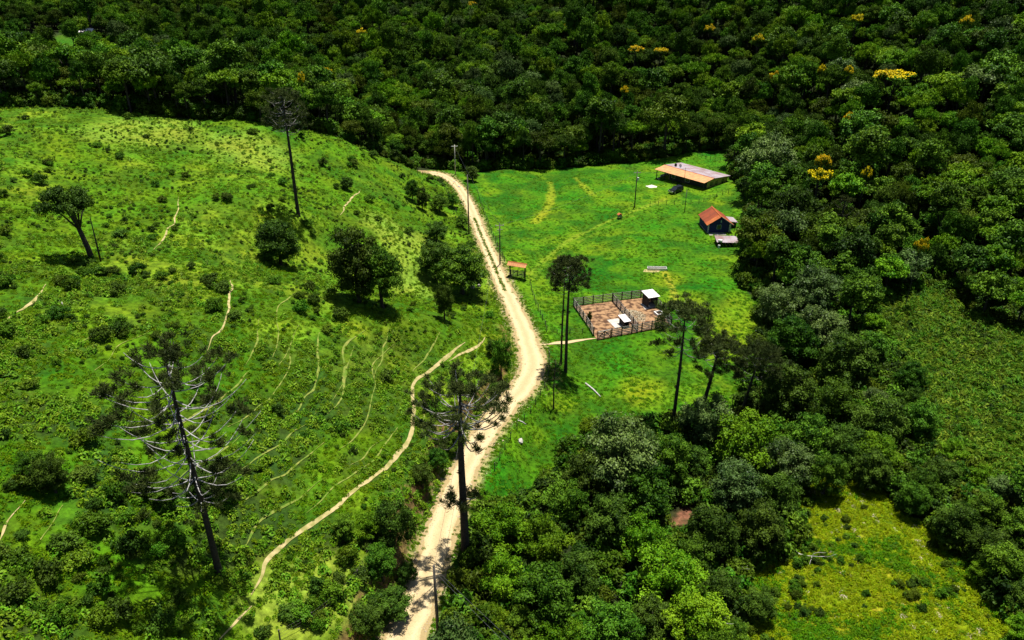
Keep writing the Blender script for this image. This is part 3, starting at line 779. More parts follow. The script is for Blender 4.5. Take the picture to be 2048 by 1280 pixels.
YEL = [(1790, 145, 37, 'largest yellow flowering tree, upper right in the forest'), (1640, 342, 24, 'bright yellow flowering tree in the forest right of the long barn'), (1648, 314, 18, 'small yellow flowering tree just behind the bright one right of the barn'),
       (1272, 94, 17, 'orange-yellow flowering tree, left of two in the upper middle forest'), (1322, 96, 15, 'yellow flowering tree, right of two in the upper middle forest'), (722, 60, 11, 'small yellow flowering tree high in the left middle forest'),
       (1421, 53, 12, 'round yellow flowering tree near the top right of the middle'), (1518, 72, 12, 'yellow-green flowering tree right of the round yellow one near the top'), (1716, 32, 14, 'yellow flowering tree near the top edge, right part'),
       (1936, 36, 13, 'yellow flowering tree near the top right corner'), (655, 138, 10, 'pale yellow flowering tree above the left pasture crest'), (1645, 136, 9, 'tiny yellow flowering tree left of the largest one'), (1700, 136, 10, 'small yellow flowering tree beside the largest one'),
       (1553, 148, 13, 'dull yellow flowering tree left in the upper right forest'), (1700, 228, 12, 'pale yellow flowering tree below the largest one'), (945, 5, 10, 'yellow flowering tree cut by the top edge'), (1135, 48, 8, 'tiny yellow flowering tree near the top middle'),
       (545, 44, 9, 'yellow flowering tree high above the left pasture'), (1250, 176, 9, 'faint yellow flowering tree in the middle forest above the meadow'), (1845, 482, 14, 'orange-yellow flowering tree low in the right forest'), (1735, 340, 10, 'greenish yellow tree right of the bright one by the barn'), (602, 150, 8, 'small yellow flowering tree over the umbrella pine')]
for y_ in YEL: blossom_tree(*y_)

# ------------------------------------------------------------------ umbrella pines
def star_tuft(rng, n=64, ln=.42, w=.034):
    """spray of stiff needle-leaved twigs at a limb's end"""
    V, Fc, k = [], [], 0
    for i in range(n):
        d = rng.normal(size=3); d[2] = abs(d[2]) * .9 + .05 * rng.normal(); d /= np.linalg.norm(d)
        o = rng.normal(size=3) * .12
        s = np.cross(d, rng.normal(size=3)); s /= np.linalg.norm(s)
        L_ = ln * rng.uniform(.7, 1.25)
        tip = o + d * L_ + np.array([0, 0, .12 * L_])
        V += [o - s * w * .35, o + d * L_ * .5 - s * w, tip, o + d * L_ * .5 + s * w]
        Fc.append((k, k + 1, k + 2, k + 3)); k += 4
    return np.array(V), np.array(Fc)
TUFTS = [star_tuft(np.random.default_rng(i)) for i in range(6)]
def pine(px, py, h, Rc, label, seed, tiers=((.62, 1.0), (.72, 1.0), (.8, .95), (.87, .85), (.93, .7), (.98, .5)), per=8, limb_mat='bark_grey', droop=.10, tuftn=6, tscale=1.0, lean=(0, 0), thick=1.0, stubs=3, bare=0.0, top_pad=True):
    rng = np.random.default_rng(seed)
    p = P(px, py)
    e = empty('umbrella_pine', tuple(p))
    lean = np.array([lean[0], lean[1], 0])
    r0 = (.16 + h * .010) * thick
    axis_ = lambda t: np.array([0, 0, h * t]) + lean * h * t + np.array([math.sin(t * 5 + seed) * .12, math.cos(t * 4 + seed) * .12, 0]) * t
    ts = [-.03, 0, .1, .25, .4, .55, .7, .85, 1.0]
    mb = MB().tube([axis_(t) for t in ts], [r0 * 1.35, r0 * 1.2, r0, r0 * .92, r0 * .85, r0 * .75, r0 * .62, r0 * .45, r0 * .2], 10)
    mb.build('trunk', 'bark', e, smooth=True)
    FV, FF, FT, k = [], [], [], 0
    def tuft(pos, s):
        nonlocal k
        V, Q = TUFTS[rng.integers(len(TUFTS))]
        a = rng.uniform(0, 6.28); c, s_ = math.cos(a), math.sin(a)
        V2 = V @ np.array([[c, s_, 0], [-s_, c, 0], [0, 0, 1]]) * s + pos
        FV.append(V2); FF.append(Q + k); FT.append(np.clip(rng.uniform(.0, .7) + rng.normal(0, .15, len(Q)), 0, 1)); k += len(V2)
    for ti, (tz, rk) in enumerate(tiers):
        a0 = rng.uniform(0, 6.28)
        n = max(4, int(per * (1.0 if ti < len(tiers) - 1 else .7)))
        for j in range(n):
            a = a0 + 2 * math.pi * (j + rng.uniform(-.3, .3)) / n
            Lr = Rc * rk * rng.uniform(.78, 1.1)
            d = np.array([math.cos(a), math.sin(a), 0])
            st = axis_(tz + rng.uniform(-.03, .02))
            # limbs leave nearly level, sag a little, then sweep up at their ends
            pts = [st + d * Lr * t + np.array([0, 0, Lr * (-droop * math.sin(t * math.pi) + .30 * t ** 2.6)]) for t in (0, .2, .4, .6, .8, .92, 1)]
            sd_ = np.cross(d, (0, 0, 1)) * rng.uniform(-.12, .12) * Lr
            pts = [q + sd_ * (i / 6) ** 2 for i, q in enumerate(pts)]
            rr = r0 * (.19 if Rc > 3 else .18)
            MB().tube(pts, [rr * (1 - .68 * i / 6) for i in range(7)], 5).build('limb', limb_mat, e, smooth=True)
            if rng.random() < bare: continue
            tip = pts[-1]
            for q in range(tuftn):
                tuft(tip + rng.normal(size=3) * np.array([.62, .62, .25]) * (.8 if q else .1) * tscale - d * rng.uniform(0, .22) * Lr * (q > 0), tscale * rng.uniform(.8, 1.25))
    if top_pad:
        for q in range(30):
            tuft(axis_(1.0) + rng.normal(size=3) * np.array([.8, .8, .25]) * tscale, tscale * rng.uniform(.8, 1.2))
    for q in range(stubs):
        t = rng.uniform(.3, .6)
        tuft(axis_(t) + rng.normal(size=3) * .2, tscale * .75)
    V, Q, T = np.vstack(FV), np.vstack(FF), np.concatenate(FT)
    link('crown', mesh_of('crown', V, Q, 'needle', tint=T), e)
    tag(e, label, 'tree', 'umbrella pines')
    TREES.append((p[0], p[1], 1.5))
    return e
pine(438, 1145, 21.5, 5.3, 'large umbrella pine with many bare pale limbs on the near left hillside', 1, tiers=((.38, .45), (.48, .95), (.54, 1.05), (.60, 1.05), (.66, 1.0), (.72, 1.0), (.78, .95), (.84, .9), (.90, .8), (.96, .65)), per=7, limb_mat='dead_grey', tuftn=6, tscale=.85, bare=.3, thick=.72)
pine(931, 1106, 20, 4.8, 'tall dark umbrella pine standing in front of the road, centre foreground', 2, tiers=((.35, .32), (.78, 1.0), (.83, 1.0), (.88, .9), (.93, .8), (.98, .6)), per=7, tuftn=5, tscale=.9, thick=1.2, droop=.16, stubs=5)
pine(1131, 745, 18.5, 2.9, 'umbrella pine in the meadow with two close trunks, front trunk', 3, tiers=((.78, .95), (.84, 1.0), (.89, 1.0), (.94, .85), (.99, .55)), per=9, tuftn=5, tscale=.85, stubs=2, thick=.75)
pine(1122, 728, 17.2, 2.2, 'thinner umbrella pine rising just behind the front trunk in the meadow', 4, tiers=((.84, 1.0), (.90, 1.0), (.96, .8)), per=7, tuftn=4, tscale=.8, thick=.5, stubs=3)
pine(597, 431, 22, 3.4, 'lone umbrella pine on the hill crest seen against the forest', 5, tiers=((.70, 1.0), (.75, 1.05), (.80, 1.05), (.86, 1.0), (.92, .85), (.98, .6)), per=9, tuftn=4, tscale=.9, limb_mat='bark_grey', stubs=4, thick=.8)
pine(1344, 862, 19, 4.3, 'umbrella pine with a straight trunk, left of three beside the thicket', 6, tiers=((.70, 1.0), (.80, .95), (.88, .9), (.94, .75), (.99, .5)), per=7, tuftn=6, tscale=1.0, droop=.14, stubs=4, thick=.72)
pine(1394, 848, 13.5, 3.2, 'leaning umbrella pine, middle of three beside the thicket', 7, tiers=((.68, .9), (.80, 1.0), (.88, .9), (.96, .6)), per=7, tuftn=6, tscale=1.0, lean=(.14, 0), thick=1.0, stubs=6)
pine(1478, 838, 11.5, 3.0, 'shorter umbrella pine, right of three beside the thicket', 8, tiers=((.64, .9), (.78, 1.0), (.87, .9), (.96, .6)), per=7, tuftn=6, tscale=1.0, lean=(.14, 0), stubs=5, thick=.8)
pine(1107, 818, 8.0, 1.3, 'slender young pine with sparse twigs beside the road bend', 9, tiers=((.35, .7), (.5, 1.0), (.65, .9), (.8, .8), (.95, .5)), per=5, tuftn=1, tscale=.55, thick=.5, limb_mat='bark', stubs=0, top_pad=False)
pine(1668, 505, 12, 2.6, 'dark bare-trunked pine rising out of the right-hand forest', 10, tiers=((.55, .8), (.7, 1.0), (.85, .8), (.95, .6)), per=6, tuftn=1, tscale=.7, limb_mat='bark', stubs=0)

# flat-topped tree on the left pasture
def flat_top(px, py):
    rng = np.random.default_rng(44)
    p = P(px, py); e = empty('flat_topped_tree', tuple(p))
    off = np.array([-1.2, 0, 0])
    CL = [(q + off, r) for q, r in clumps(rng, 21, 3.3, 8.2, 2.2, .7, 1.15)]
    mb = MB().tube([(0, 0, -.4), (-.2, 0, 2), (-.7, .1, 4.5), (-1.1, 0, 7.5)], [.42, .36, .30, .18], 9)
    for q, r in CL[:9]: mb.tube([(-.7, .1, 4.6), tuple((q + np.array([-.8, 0, 5.6])) / 2), tuple(q)], [.16, .1, .04], 5)
    mb.build('trunk', 'bark', e, smooth=True)
    MB().tube([(.9, .3, -.3), (1.0, .3, 3), (1.15, .2, 6.4)], [.14, .10, .05], 6).build('side_stem', 'bark', e, smooth=True)
    link('crown', crown_mesh('crown', rng, CL, 640, .26, 'leaf_dark'), e)
    tag(e, 'flat-topped tree with a leaning dark trunk on the left pasture', 'tree')
    TREES.append((p[0], p[1], 3))
flat_top(186, 522)

# bare dead trees
def dead_tree(px, py, h, label, seed, name='dead_tree', fallen=False):
    rng = np.random.default_rng(seed)
    p = P(px, py); e = empty(name, tuple(p))
    def grow(mb, a, d, L_, r, depth):
        pts = [a]
        for k in range(4):
            d = d + rng.normal(size=3) * .22; d /= np.linalg.norm(d); pts.append(pts[-1] + d * L_ / 4)
        mb.tube(pts, [r * (1 - .14 * i) for i in range(5)], 5)
        if depth:
            for k in range(3): 
                q = pts[rng.integers(2, 5)]
                dd = d + rng.normal(size=3) * .75
                grow(mb, q, dd / np.linalg.norm(dd), L_ * .62, r * .5, depth - 1)
    d0 = np.array([.8, -.3, .25]) if fallen else np.array([.1, 0, 1.0])
    m1 = MB(); grow(m1, np.array([0, 0, -.1 if not fallen else .4]), d0, h * .55, .04 + h * .013, 0)
    m1.build('trunk', 'dead_white', e, smooth=True)
    for k in range(3):
        m2 = MB(); a = np.array(m1.v[-8]); dd = d0 + rng.normal(size=3) * .5
        grow(m2, a, dd / np.linalg.norm(dd), h * .42, .02 + h * .006, 1)
        m2.build('branch', 'dead_white', e, smooth=True)
    tag(e, label, 'dead tree')
dead_tree(1555, 1092, 6.5, 'fallen bleached dead tree reaching into the yellow-green clearing', 3, fallen=True)
dead_tree(1408, 1285, 6.5, 'white bare tree trunk with forked branches near the bottom edge', 5)
dead_tree(1190, 1195, 4.0, 'heap of pale dead branches in a gap of the thicket', 6, fallen=True)
dead_tree(1482, 1160, 3.2, 'small pale bare sapling at the left edge of the clearing', 8)

# ------------------------------------------------------------------ forest
def poisson(x0, x1, y0, y1, s, rng):
    gx_, gy_ = np.meshgrid(np.arange(x0, x1, s), np.arange(y0, y1, s))
    gx_ = gx_ + (np.arange(gx_.shape[0]) % 2)[:, None] * s * .5
    return gx_.ravel() + rng.uniform(-.42, .42, gx_.size) * s, gy_.ravel() + rng.uniform(-.42, .42, gx_.size) * s
HOUSE_CLEAR = [(-234, 412, 16), (-282, 425, 12)]
fx, fy = poisson(-420, 330, 26, 640, 4.5, NPR)
fz = hgt(fx, fy)
ppx, ppy, dep = project(np.column_stack([fx, fy, fz + 6]))
keep = (dep > 5) & (ppx > -380) & (ppx < 2430) & (ppy > -220) & (ppy < 1560)
keep &= ~in_poly(fx, fy, OPEN_HILL) & ~in_poly(fx, fy, OPEN_CLEAR) & ~in_poly(fx, fy, OPEN_REED) & ~in_poly(fx, fy, FAR_GRASS)
keep &= near_line(fx, fy, STREAM) > 3.0
keep &= ~((np.abs(road_s(fx, fy)) < 5.5) & (fy < 216))
for hx, hy, hr in HOUSE_CLEAR: keep &= ~((np.abs(fx - hx) < hr) & (fy > hy - hr * 1.6) & (fy < hy + hr * .6))
for tx, ty, tr in TREES: keep &= (fx - tx) ** 2 + (fy - ty) ** 2 > (tr * .85 + 1.6) ** 2
fx, fy, fz, ppx, ppy, dep = [a[keep] for a in (fx, fy, fz, ppx, ppy, dep)]
nf = len(fx)
kinds = ['round', 'tall', 'grey', 'bright', 'olive', 'dark', 'flat', 'plume']
patch = fbm(fx / 38, fy / 38, 61, 2); patch2 = fbm(fx / 45, fy / 45, 87, 2)
fk = np.empty(nf, int)
for i in range(nf):
    wts = np.array([3.2, 1.9, .8, 1.4, .7, 1.9, .6, .8])
    wts[[3, 6, 7]] *= 3.0 if patch[i] > .56 else .5
    wts[2] *= 2.5 if patch2[i] > .58 else .7
    wts[4] *= 3.0 if patch2[i] < .42 else .6
    fk[i] = NPR.choice(8, p=wts / wts.sum())
fs = np.clip(np.exp(NPR.normal(-.22, .26, nf)), .42, 1.5)
fs = np.where(fy < 140, fs * .82, fs)
sizepx = fs / dep
inframe = (ppx > -20) & (ppx < 2068) & (ppy > -10) & (ppy < 1290)
order = np.argsort(-np.where(inframe, sizepx, -1))
N_IND = 300 - len(THICKET)
single = np.zeros(nf, bool); single[order[:N_IND]] = True
def place_words(x, y, px, py):
    if px < 700: return 'behind the left pasture crest'
    if py < 420 and px < 1480: return 'behind the meadow'
    if px >= 1480 and py < 520: return 'right of the farm buildings'
    return 'between the meadow and the reed bed' if px < 1780 else 'around the reed bed'
for i in np.nonzero(single)[0]:
    k = kinds[fk[i]]
    if dep[i] < 115: k = {'round': 'near_round', 'tall': 'near_round', 'grey': 'near_grey', 'bright': 'near_bright', 'olive': 'near_dark', 'dark': 'near_dark', 'flat': 'near_bright', 'plume': 'near_bright'}[k]
    w = place_words(fx[i], fy[i], ppx[i], ppy[i])
    size_ = 'small' if fs[i] < .75 else 'large' if fs[i] > 1.0 else 'medium'
    tree(k, fx[i], fy[i], fs[i], '%s %s in the forest %s' % (size_, KIND_WORDS[k], w), group='forest trees %s' % w, name='forest_tree')
joined = []
vidx = {}
def join_pair(cm, tm):
    nv = len(cm.vertices); V = np.empty(nv * 3, np.float32); cm.vertices.foreach_get('co', V)
    nt_ = len(tm.vertices); V2 = np.empty(nt_ * 3, np.float32); tm.vertices.foreach_get('co', V2)
    fc = [list(p_.vertices) for p_ in cm.polygons]; ft = [[q + nv for q in p_.vertices] for p_ in tm.polygons]
    T = np.empty(len(fc), np.float32); cm.attributes['tint'].data.foreach_get('value', T)
    return mesh_of('tree_form', np.concatenate([V, V2]), fc + ft, [cm.materials[0].name, tm.materials[0].name], tint=np.concatenate([T, np.zeros(len(ft))]), midx=[0] * len(fc) + [1] * len(ft))
for k in kinds:
    vidx[k] = []
    for cm, tm, r, h in SPECIES[k]:
        vidx[k].append(len(joined)); joined.append(join_pair(cm, tm))
source('forest_form', joined)
rest = np.nonzero(~single)[0]
scatter('forest', 'forest_form', np.column_stack([fx[rest], fy[rest], fz[rest]]), np.column_stack([fs[rest], fs[rest] * NPR.uniform(.8, 1.2, len(rest)), fs[rest] * NPR.uniform(.8, 1.4, len(rest))]), NPR.uniform(0, 6.28, len(rest)),
        [vidx[kinds[fk[i]]][NPR.integers(len(vidx[kinds[fk[i]]]))] for i in rest], 'dense dark green forest covering the far slope', 'forest')
print('FOREST', nf, len(rest))

# ------------------------------------------------------------------ ground cover
def tuft_meshes(m, nv, n, rad, ht, size, asp, seed):
    """low mound of grass blades or fronds lying over one another"""
    out = []
    for v in range(nv):
        rng = np.random.default_rng(seed + v)
        a, q = rng.uniform(0, 6.28, n), np.sqrt(rng.uniform(0, 1, n))
        C = np.column_stack([np.cos(a) * q * rad, np.sin(a) * q * rad, ht * (1 - .75 * q * q) * rng.uniform(.4, 1, n)])
        nn = np.column_stack([np.cos(a) * q * .7, np.sin(a) * q * .7, np.ones(n) * .8]) + rng.normal(size=(n, 3)) * .42
        nn /= np.linalg.norm(nn, axis=1)[:, None]
        V, Q = leaf_quads(rng, C, nn, size, asp)
        out.append(mesh_of('tuft', V, Q, m, tint=np.clip(rng.normal(.42, .28, n), 0, 1)))
    return out
source('hill_tuft', tuft_meshes('grass_hill', 5, 30, .30, .26, .26, .25, 500))
source('meadow_tuft', tuft_meshes('grass_meadow', 5, 30, .32, .22, .26, .25, 510))
source('clear_tuft', tuft_meshes('grass_clear', 5, 32, .34, .34, .30, .22, 520))
mix_ = tuft_meshes('grass_clear', 5, 32, .34, .34, .30, .22, 520) + tuft_meshes('grass_meadow', 3, 34, .40, .42, .30, .25, 560) + tuft_meshes('dry_brush', 2, 18, .36, .25, .32, .12, 570)
source('clear_mix', mix_)
source('reed_tuft', tuft_meshes('reed', 5, 60, .70, 1.7, .75, .16, 530))
source('fern_form', tuft_meshes('fern', 5, 46, .50, .75, .34, .42, 540))
under = []
for v in range(4):
    rng = np.random.default_rng(700 + v)
    under.append(crown_mesh('understory', rng, clumps(rng, 12, 1.3, 1.2, 1.3, .55, .9, 'full'), 420, .34, ['leaf_forest', 'leaf_dark', 'shrub_leaf', 'leaf_olive'][v]))
source('understory_form', under)
SHRUBS = []
for v in range(5):
    rng = np.random.default_rng(900 + v)
    CL = clumps(rng, 9, .55, .45, .4, .26, .42)
    SHRUBS.append(crown_mesh('shrub', rng, CL, 2600, .125, 'shrub_leaf' if v < 3 else 'leaf_dark'))
source('weed_form', SHRUBS)
def clear_of(x, y, rad=.1):
    ok = ~((np.abs(road_s(x, y)) < np.interp(y, _ry, ROAD[:, 3]) + .1) & (y < _ry[-1] + 3))
    d2 = np.full(len(x), 1e9)
    for p_ in TR_ALL:
        near = np.abs(y - p_[1]) < 1.2
        d2[near] = np.minimum(d2[near], np.hypot(x[near] - p_[0], y[near] - p_[1]) - p_[2])
    return ok & (d2 > rad)
def visible_xy(x, y, z, m=120):
    a, b, d = project(np.column_stack([x, y, z])); return (d > 5) & (a > -m) & (a < 2048 + m) & (b > -m) & (b < 1280 + m)
PENS = W([(1147, 612), (1300, 594), (1342, 650), (1190, 679)])
def cover(name, src, poly, n, smin, smax, label, cat, dens=None, side=0, nv=5, avoid_pen=True, var=None):
    pa = np.array(poly); out = []
    x = NPR.uniform(max(pa[:, 0].min(), -150), pa[:, 0].max(), n); y = NPR.uniform(max(pa[:, 1].min(), 26), pa[:, 1].max(), n)
    ok = in_poly(x, y, poly)
    if side: ok &= (road_s(x, y) * side > 0)
    if avoid_pen: ok &= ~in_poly(x, y, PENS)
    x, y = x[ok], y[ok]
    if dens is not None:
        q = NPR.random(len(x)) < dens(x, y); x, y = x[q], y[q]
    z = hgt(x, y); v = visible_xy(x, y, z); x, y, z = x[v], y[v], z[v]
    c = clear_of(x, y, .38 if name in ('bracken', 'weeds') else .08); x, y, z = x[c], y[c], z[c]
    s = NPR.uniform(smin, smax, len(x))
    print(name, len(x))
    return scatter(name, src, np.column_stack([x, y, z]), s, NPR.uniform(0, 6.28, len(x)), NPR.integers(0, nv, len(x)) if var is None else var(x, y), label, cat)
near_d = lambda x, y: np.clip(1.25 - np.hypot(x, y) / 190, .22, 1)
cover('pasture_grass', 'hill_tuft', OPEN_HILL, 230000, .55, 1.2, 'tufted yellow-green grass covering the left hillside pasture', 'grass', side=-1, dens=lambda x, y: near_d(x, y) * np.clip(fbm(x / 5, y / 5, 14) * 2.6 - .65, .1, 1))
cover('meadow_grass', 'meadow_tuft', OPEN_HILL, 190000, .5, 1.2, 'lush green grass of the flat meadow right of the road', 'grass', side=1, dens=lambda x, y: near_d(x, y) * np.clip(fbm(x / 4, y / 4, 15) * 2.6 - .7, .08, 1))
def mixvar(x, y):
    g = fbm(x / 5, y / 5, 91) + NPR.normal(0, .07, len(x)); u = NPR.random(len(x))
    return np.where(g > .56, NPR.integers(5, 8, len(x)), np.where(u < .03, NPR.integers(8, 10, len(x)), NPR.integers(0, 5, len(x))))
cover('clearing_scrub', 'understory_form', OPEN_CLEAR, 900, .12, .4, 'small leafy scrub dotted over the yellow-green clearing', 'scrub', avoid_pen=False, nv=4, dens=lambda x, y: np.clip((fbm(x / 6, y / 6, 68) - .45) * 5, .04, 1))
cover('clearing_grass', 'clear_mix', OPEN_CLEAR, 17000, .5, 1.35, 'yellow-green grass of the clearing at lower right', 'grass', avoid_pen=False, var=mixvar)
cover('reed_bed', 'reed_tuft', OPEN_REED, 24000, .4, 1.45, 'tall tangled reeds filling the marsh at the right edge', 'reeds', avoid_pen=False, dens=lambda x, y: np.clip((fbm(x / 3.5, y / 3.5, 101) - .3) * 4, .15, 1))
bracken = lambda x, y: .05 + .95 * BRK(x, y)
cover('bracken', 'fern_form', OPEN_HILL, 120000, .35, 1.15, 'patches of light green bracken on the left hillside', 'bracken', side=-1, dens=bracken)
cover('weeds', 'weed_form', OPEN_HILL, 38000, .12, .5, 'small dark weeds dotted over the left hillside pasture', 'weeds', side=-1, dens=lambda x, y: np.clip((fbm(x / 7, y / 7, 55) - .42) * 4, .05, 1) * np.clip(.55 + 1.1 * BRK(x, y), 0, 1))
cover('marsh_scrub', 'understory_form', OPEN_REED, 5200, .2, .75, 'low leafy scrub growing among the marsh reeds', 'scrub', avoid_pen=False, nv=4, dens=lambda x, y: np.clip((fbm(x / 9, y / 9, 66) - .42) * 4, .06, 1))
# undergrowth where the forest meets open ground, and under the thicket
ux, uy = NPR.uniform(-260, 160, 90000), NPR.uniform(28, 330, 90000)
opn = lambda x, y: in_poly(x, y, OPEN_HILL) | in_poly(x, y, OPEN_CLEAR) | in_poly(x, y, OPEN_REED)
ok = ~opn(ux, uy); ux, uy = ux[ok], uy[ok]
edge = np.zeros(len(ux), bool)
for k in range(12):
    for rr in (3.0, 7.0): edge |= opn(ux + rr * math.cos(k * .524), uy + rr * math.sin(k * .524))
q_ = (edge & (NPR.random(len(ux)) < .65)) | (NPR.random(len(ux)) < .16) | ((uy < 135) & (ux > -6) & (NPR.random(len(ux)) < .30))
q_ &= near_line(ux, uy, STREAM) > 1.2
q_ &= ~((np.abs(road_s(ux, uy)) < 3.6) & (uy < 214))
ux, uy = ux[q_], uy[q_]; uz = hgt(ux, uy); v_ = visible_xy(ux, uy, uz); ux, uy, uz = ux[v_], uy[v_], uz[v_]
print('UNDER', len(ux))
scatter('undergrowth', 'understory_form', np.column_stack([ux, uy, uz]), NPR.uniform(.5, 1.25, len(ux)), NPR.uniform(0, 6.28, len(ux)), NPR.integers(0, 4, len(ux)), 'leafy undergrowth filling the forest edge and stream thicket', 'undergrowth')
# single shrubs on the pasture
cnt = 0
shr = []
while len(shr) < 300 and cnt < 40000:
    cnt += 1
    px, py = RND.uniform(-10, 1000), RND.uniform(225, 1275)
    if cnt % 3 == 0: py = RND.uniform(300, 700)
    p = P(px, py)
    if not in_poly(np.array([p[0]]), np.array([p[1]]), OPEN_HILL)[0] or road_s(p[0], p[1]) > -3.4: continue
    if fbm(np.array([p[0] / 8]), np.array([p[1] / 8]), 71)[0] < .47: continue
    if ((TR_ALL[:, 0] - p[0]) ** 2 + (TR_ALL[:, 1] - p[1]) ** 2).min() < .8: continue
    shr.append(p)
ZONES = [(lambda px, py: py < 440, 'on the upper pasture near the crest'), (lambda px, py: px > 640 and py < 660, 'in the grassy gully by the leafy tree pair'), (lambda px, py: py < 720, 'on the middle pasture above the bare-limbed pine'),
         (lambda px, py: px < 480, 'around the bare-limbed pine on the near hillside'), (lambda px, py: True, 'beside the long cattle trail above the road')]
for p in shr:
    px, py, _ = project(p)
    z_ = [w for f_, w in ZONES if f_(px, py)][0]
    v = RND.randrange(5)
    o = link('shrub', SHRUBS[v], None, tuple(p), RND.uniform(0, 6.28))
    s = RND.choice([.5, .7, .8, 1.0, 1.2, 1.5])
    o.scale = (s * RND.uniform(.9, 1.3), s, s * RND.uniform(.8, 1.3))
    tag(o, '%s %s green shrub %s' % ('small' if s < .75 else 'large' if s > 1.1 else 'medium', 'dark' if v > 2 else 'mid', z_), 'shrub', 'shrubs %s' % z_)

# ------------------------------------------------------------------ buildings
def frame(pa, pb, za=None):
    """origin and heading of something whose long side runs from pixel pa to pixel pb on the ground"""
    a, b = P(*pa), P(*pb)
    d = b - a
    return a, math.atan2(d[1], d[0]), float(np.hypot(d[0], d[1]))
def roof_sheets(parent, m, x0, x1, n, ya, za, yb, zb, th=.04, name='roof_sheet', seed=0, alt=None, rib=.03):
    """one slope of ribbed roofing sheets laid side by side, each with its own edges"""
    rng = random.Random(seed)
    w = (x1 - x0) / n
    for i in range(n):
        dy, dz = rng.uniform(-.04, .04), rng.uniform(0, .014)
        mb = MB(); a = x0 + i * w; k = 6
        top, bot = [], []
        for j in range(k + 1):
            zz = rib if j % 2 else 0
            top.append((a + (w - .015) * j / k, zz))
        V, Fc = [], []
        for (xx, zz) in top:
            V += [(xx, ya + dy, za + zz + dz), (xx, yb, zb + zz + dz), (xx, ya + dy, za + zz + dz - th), (xx, yb, zb + zz + dz - th)]
        for j in range(k):
            p_, q_ = j * 4, j * 4 + 4
            f_ = [(p_, q_, q_ + 1, p_ + 1), (p_ + 2, p_ + 3, q_ + 3, q_ + 2), (p_, p_ + 2, q_ + 2, q_), (p_ + 1, q_ + 1, q_ + 3, p_ + 3)]
            Fc += f_ if yb > ya else [t[::-1] for t in f_]
        Fc += [(0, 1, 3, 2), (k * 4, k * 4 + 2, k * 4 + 3, k * 4 + 1)] if yb > ya else [(0, 2, 3, 1), (k * 4, k * 4 + 1, k * 4 + 3, k * 4 + 2)]
        mb.add(V, Fc)
        mb.build(name, alt if (alt and rng.random() < .1) else m, parent)
def window(parent, x0, x1, z0, z1, y, ny_, frame_m='white_paint', nm='window'):
    """window in a wall facing -y (ny_=-1) or, with swapped axes, facing +x ('x')"""
    def bx_(mb, a, b, c, d, e, f):
        return mb.box(a, b, min(c, d), max(c, d), e, f) if ny_ in (-1, 1) else mb.box(min(c, d), max(c, d), a, b, e, f)
    o = 1 if ny_ == 'x' else ny_
    mb = MB(); bx_(mb, x0 - .06, x1 + .06, y, y + o * .05, z1, z1 + .07); bx_(mb, x0 - .06, x1 + .06, y, y + o * .05, z0 - .07, z0); bx_(mb, x0 - .06, x0, y, y + o * .05, z0, z1); bx_(mb, x1, x1 + .06, y, y + o * .05, z0, z1)
    w_ = mb.build(nm, frame_m, parent)
    mb = MB(); bx_(mb, x0, x1, y + o * .004, y + o * .02, z0, z1); mb.build('pane', 'glass', w_)
    return w_

# long barn with an orange front slope and an open veranda
a, rz, ln = frame((1309, 357), (1407, 381))
a2 = P(1358, 369)
gz = min(a[2], hz(*P(1407, 381)[:2]), a2[2])
barn = empty('long_barn', (a[0], a[1], gz), rz)
LN, WD, RY, EZ, RZ = ln, 11.2, 4.0, 2.75, 3.35
tag(barn, 'long low farmhouse with an orange front roof slope and grey rusty rear slope', 'farmhouse')
MB().box(.3, LN - .3, 1.9, WD - .3, -.6, .12).build('floor_slab', 'concrete', barn)
MB().box(.2, LN - .2, .2, 1.88, -.6, .08).build('veranda_floor', 'concrete', barn)
MB().prism([(WD - .42, .12), (WD - .42, EZ - .1), (RY, RZ - .12), (2.0, EZ + .3), (2.0, .12)], 'x', LN - .55, LN - .37).build('gable_wall', 'wall_yellow', barn)
MB().prism([(WD - .42, .12), (WD - .42, EZ - .1), (RY, RZ - .12), (2.0, EZ + .3), (2.0, .12)], 'x', 3.6, 3.78).build('gable_wall', 'wall_yellow', barn)
MB().box(3.78, LN - .55, 2.0, 2.16, .12, EZ + .2).build('front_wall', 'wood_dark', barn)  # wall colour darkened to stand in for the deep shade under the eave
MB().box(3.78, LN - .55, WD - .58, WD - .42, .12, EZ - .12).build('rear_wall', 'wall_yellow', barn)
MB().box(.35, 3.6, WD - .56, WD - .44, .12, 1.0).build('low_wall', 'white_paint', barn)
MB().box(.35, .5, 2.0, WD - .6, .12, .85).build('low_wall', 'white_paint', barn)
for x in (.35, 3.3, 6.4, 9.5, LN - .45):
    MB().box(x - .08, x + .08, .3, .46, -.3, EZ - .03).build('veranda_post', 'wood_dark', barn)
for y in (4.4, 7.6, WD - .5):
    MB().box(.3, .46, y - .08, y + .08, .1, EZ - .05 + (.50 if y == 4.4 else .28 if y < 8 else .08)).build('veranda_post', 'wood_dark', barn)
d_ = MB().box(6.9, 7.8, 1.93, 1.99, .13, 2.2).build('door', 'wood_dark', barn); MB().box(7.66, 7.72, 1.89, 1.925, 1.1, 1.16).build('handle', 'steel', d_)
window(barn, 4.6, 5.8, 1.0, 2.0, 1.995, -1); window(barn, 9.6, 11.0, 1.0, 2.0, 1.995, -1)
for y in (3.2, 5.4, 8.2): window(barn, y, y + .8, 1.25, 2.1, LN - .365, 'x', 'wood_dark')
roof_sheets(barn, 'roof_orange', -.1, LN + .15, 15, -.25, EZ, RY, RZ, seed=1)
roof_sheets(barn, 'roof_grey', -.1, LN + .15, 15, WD + .2, EZ + .05, RY + .01, RZ, seed=2)
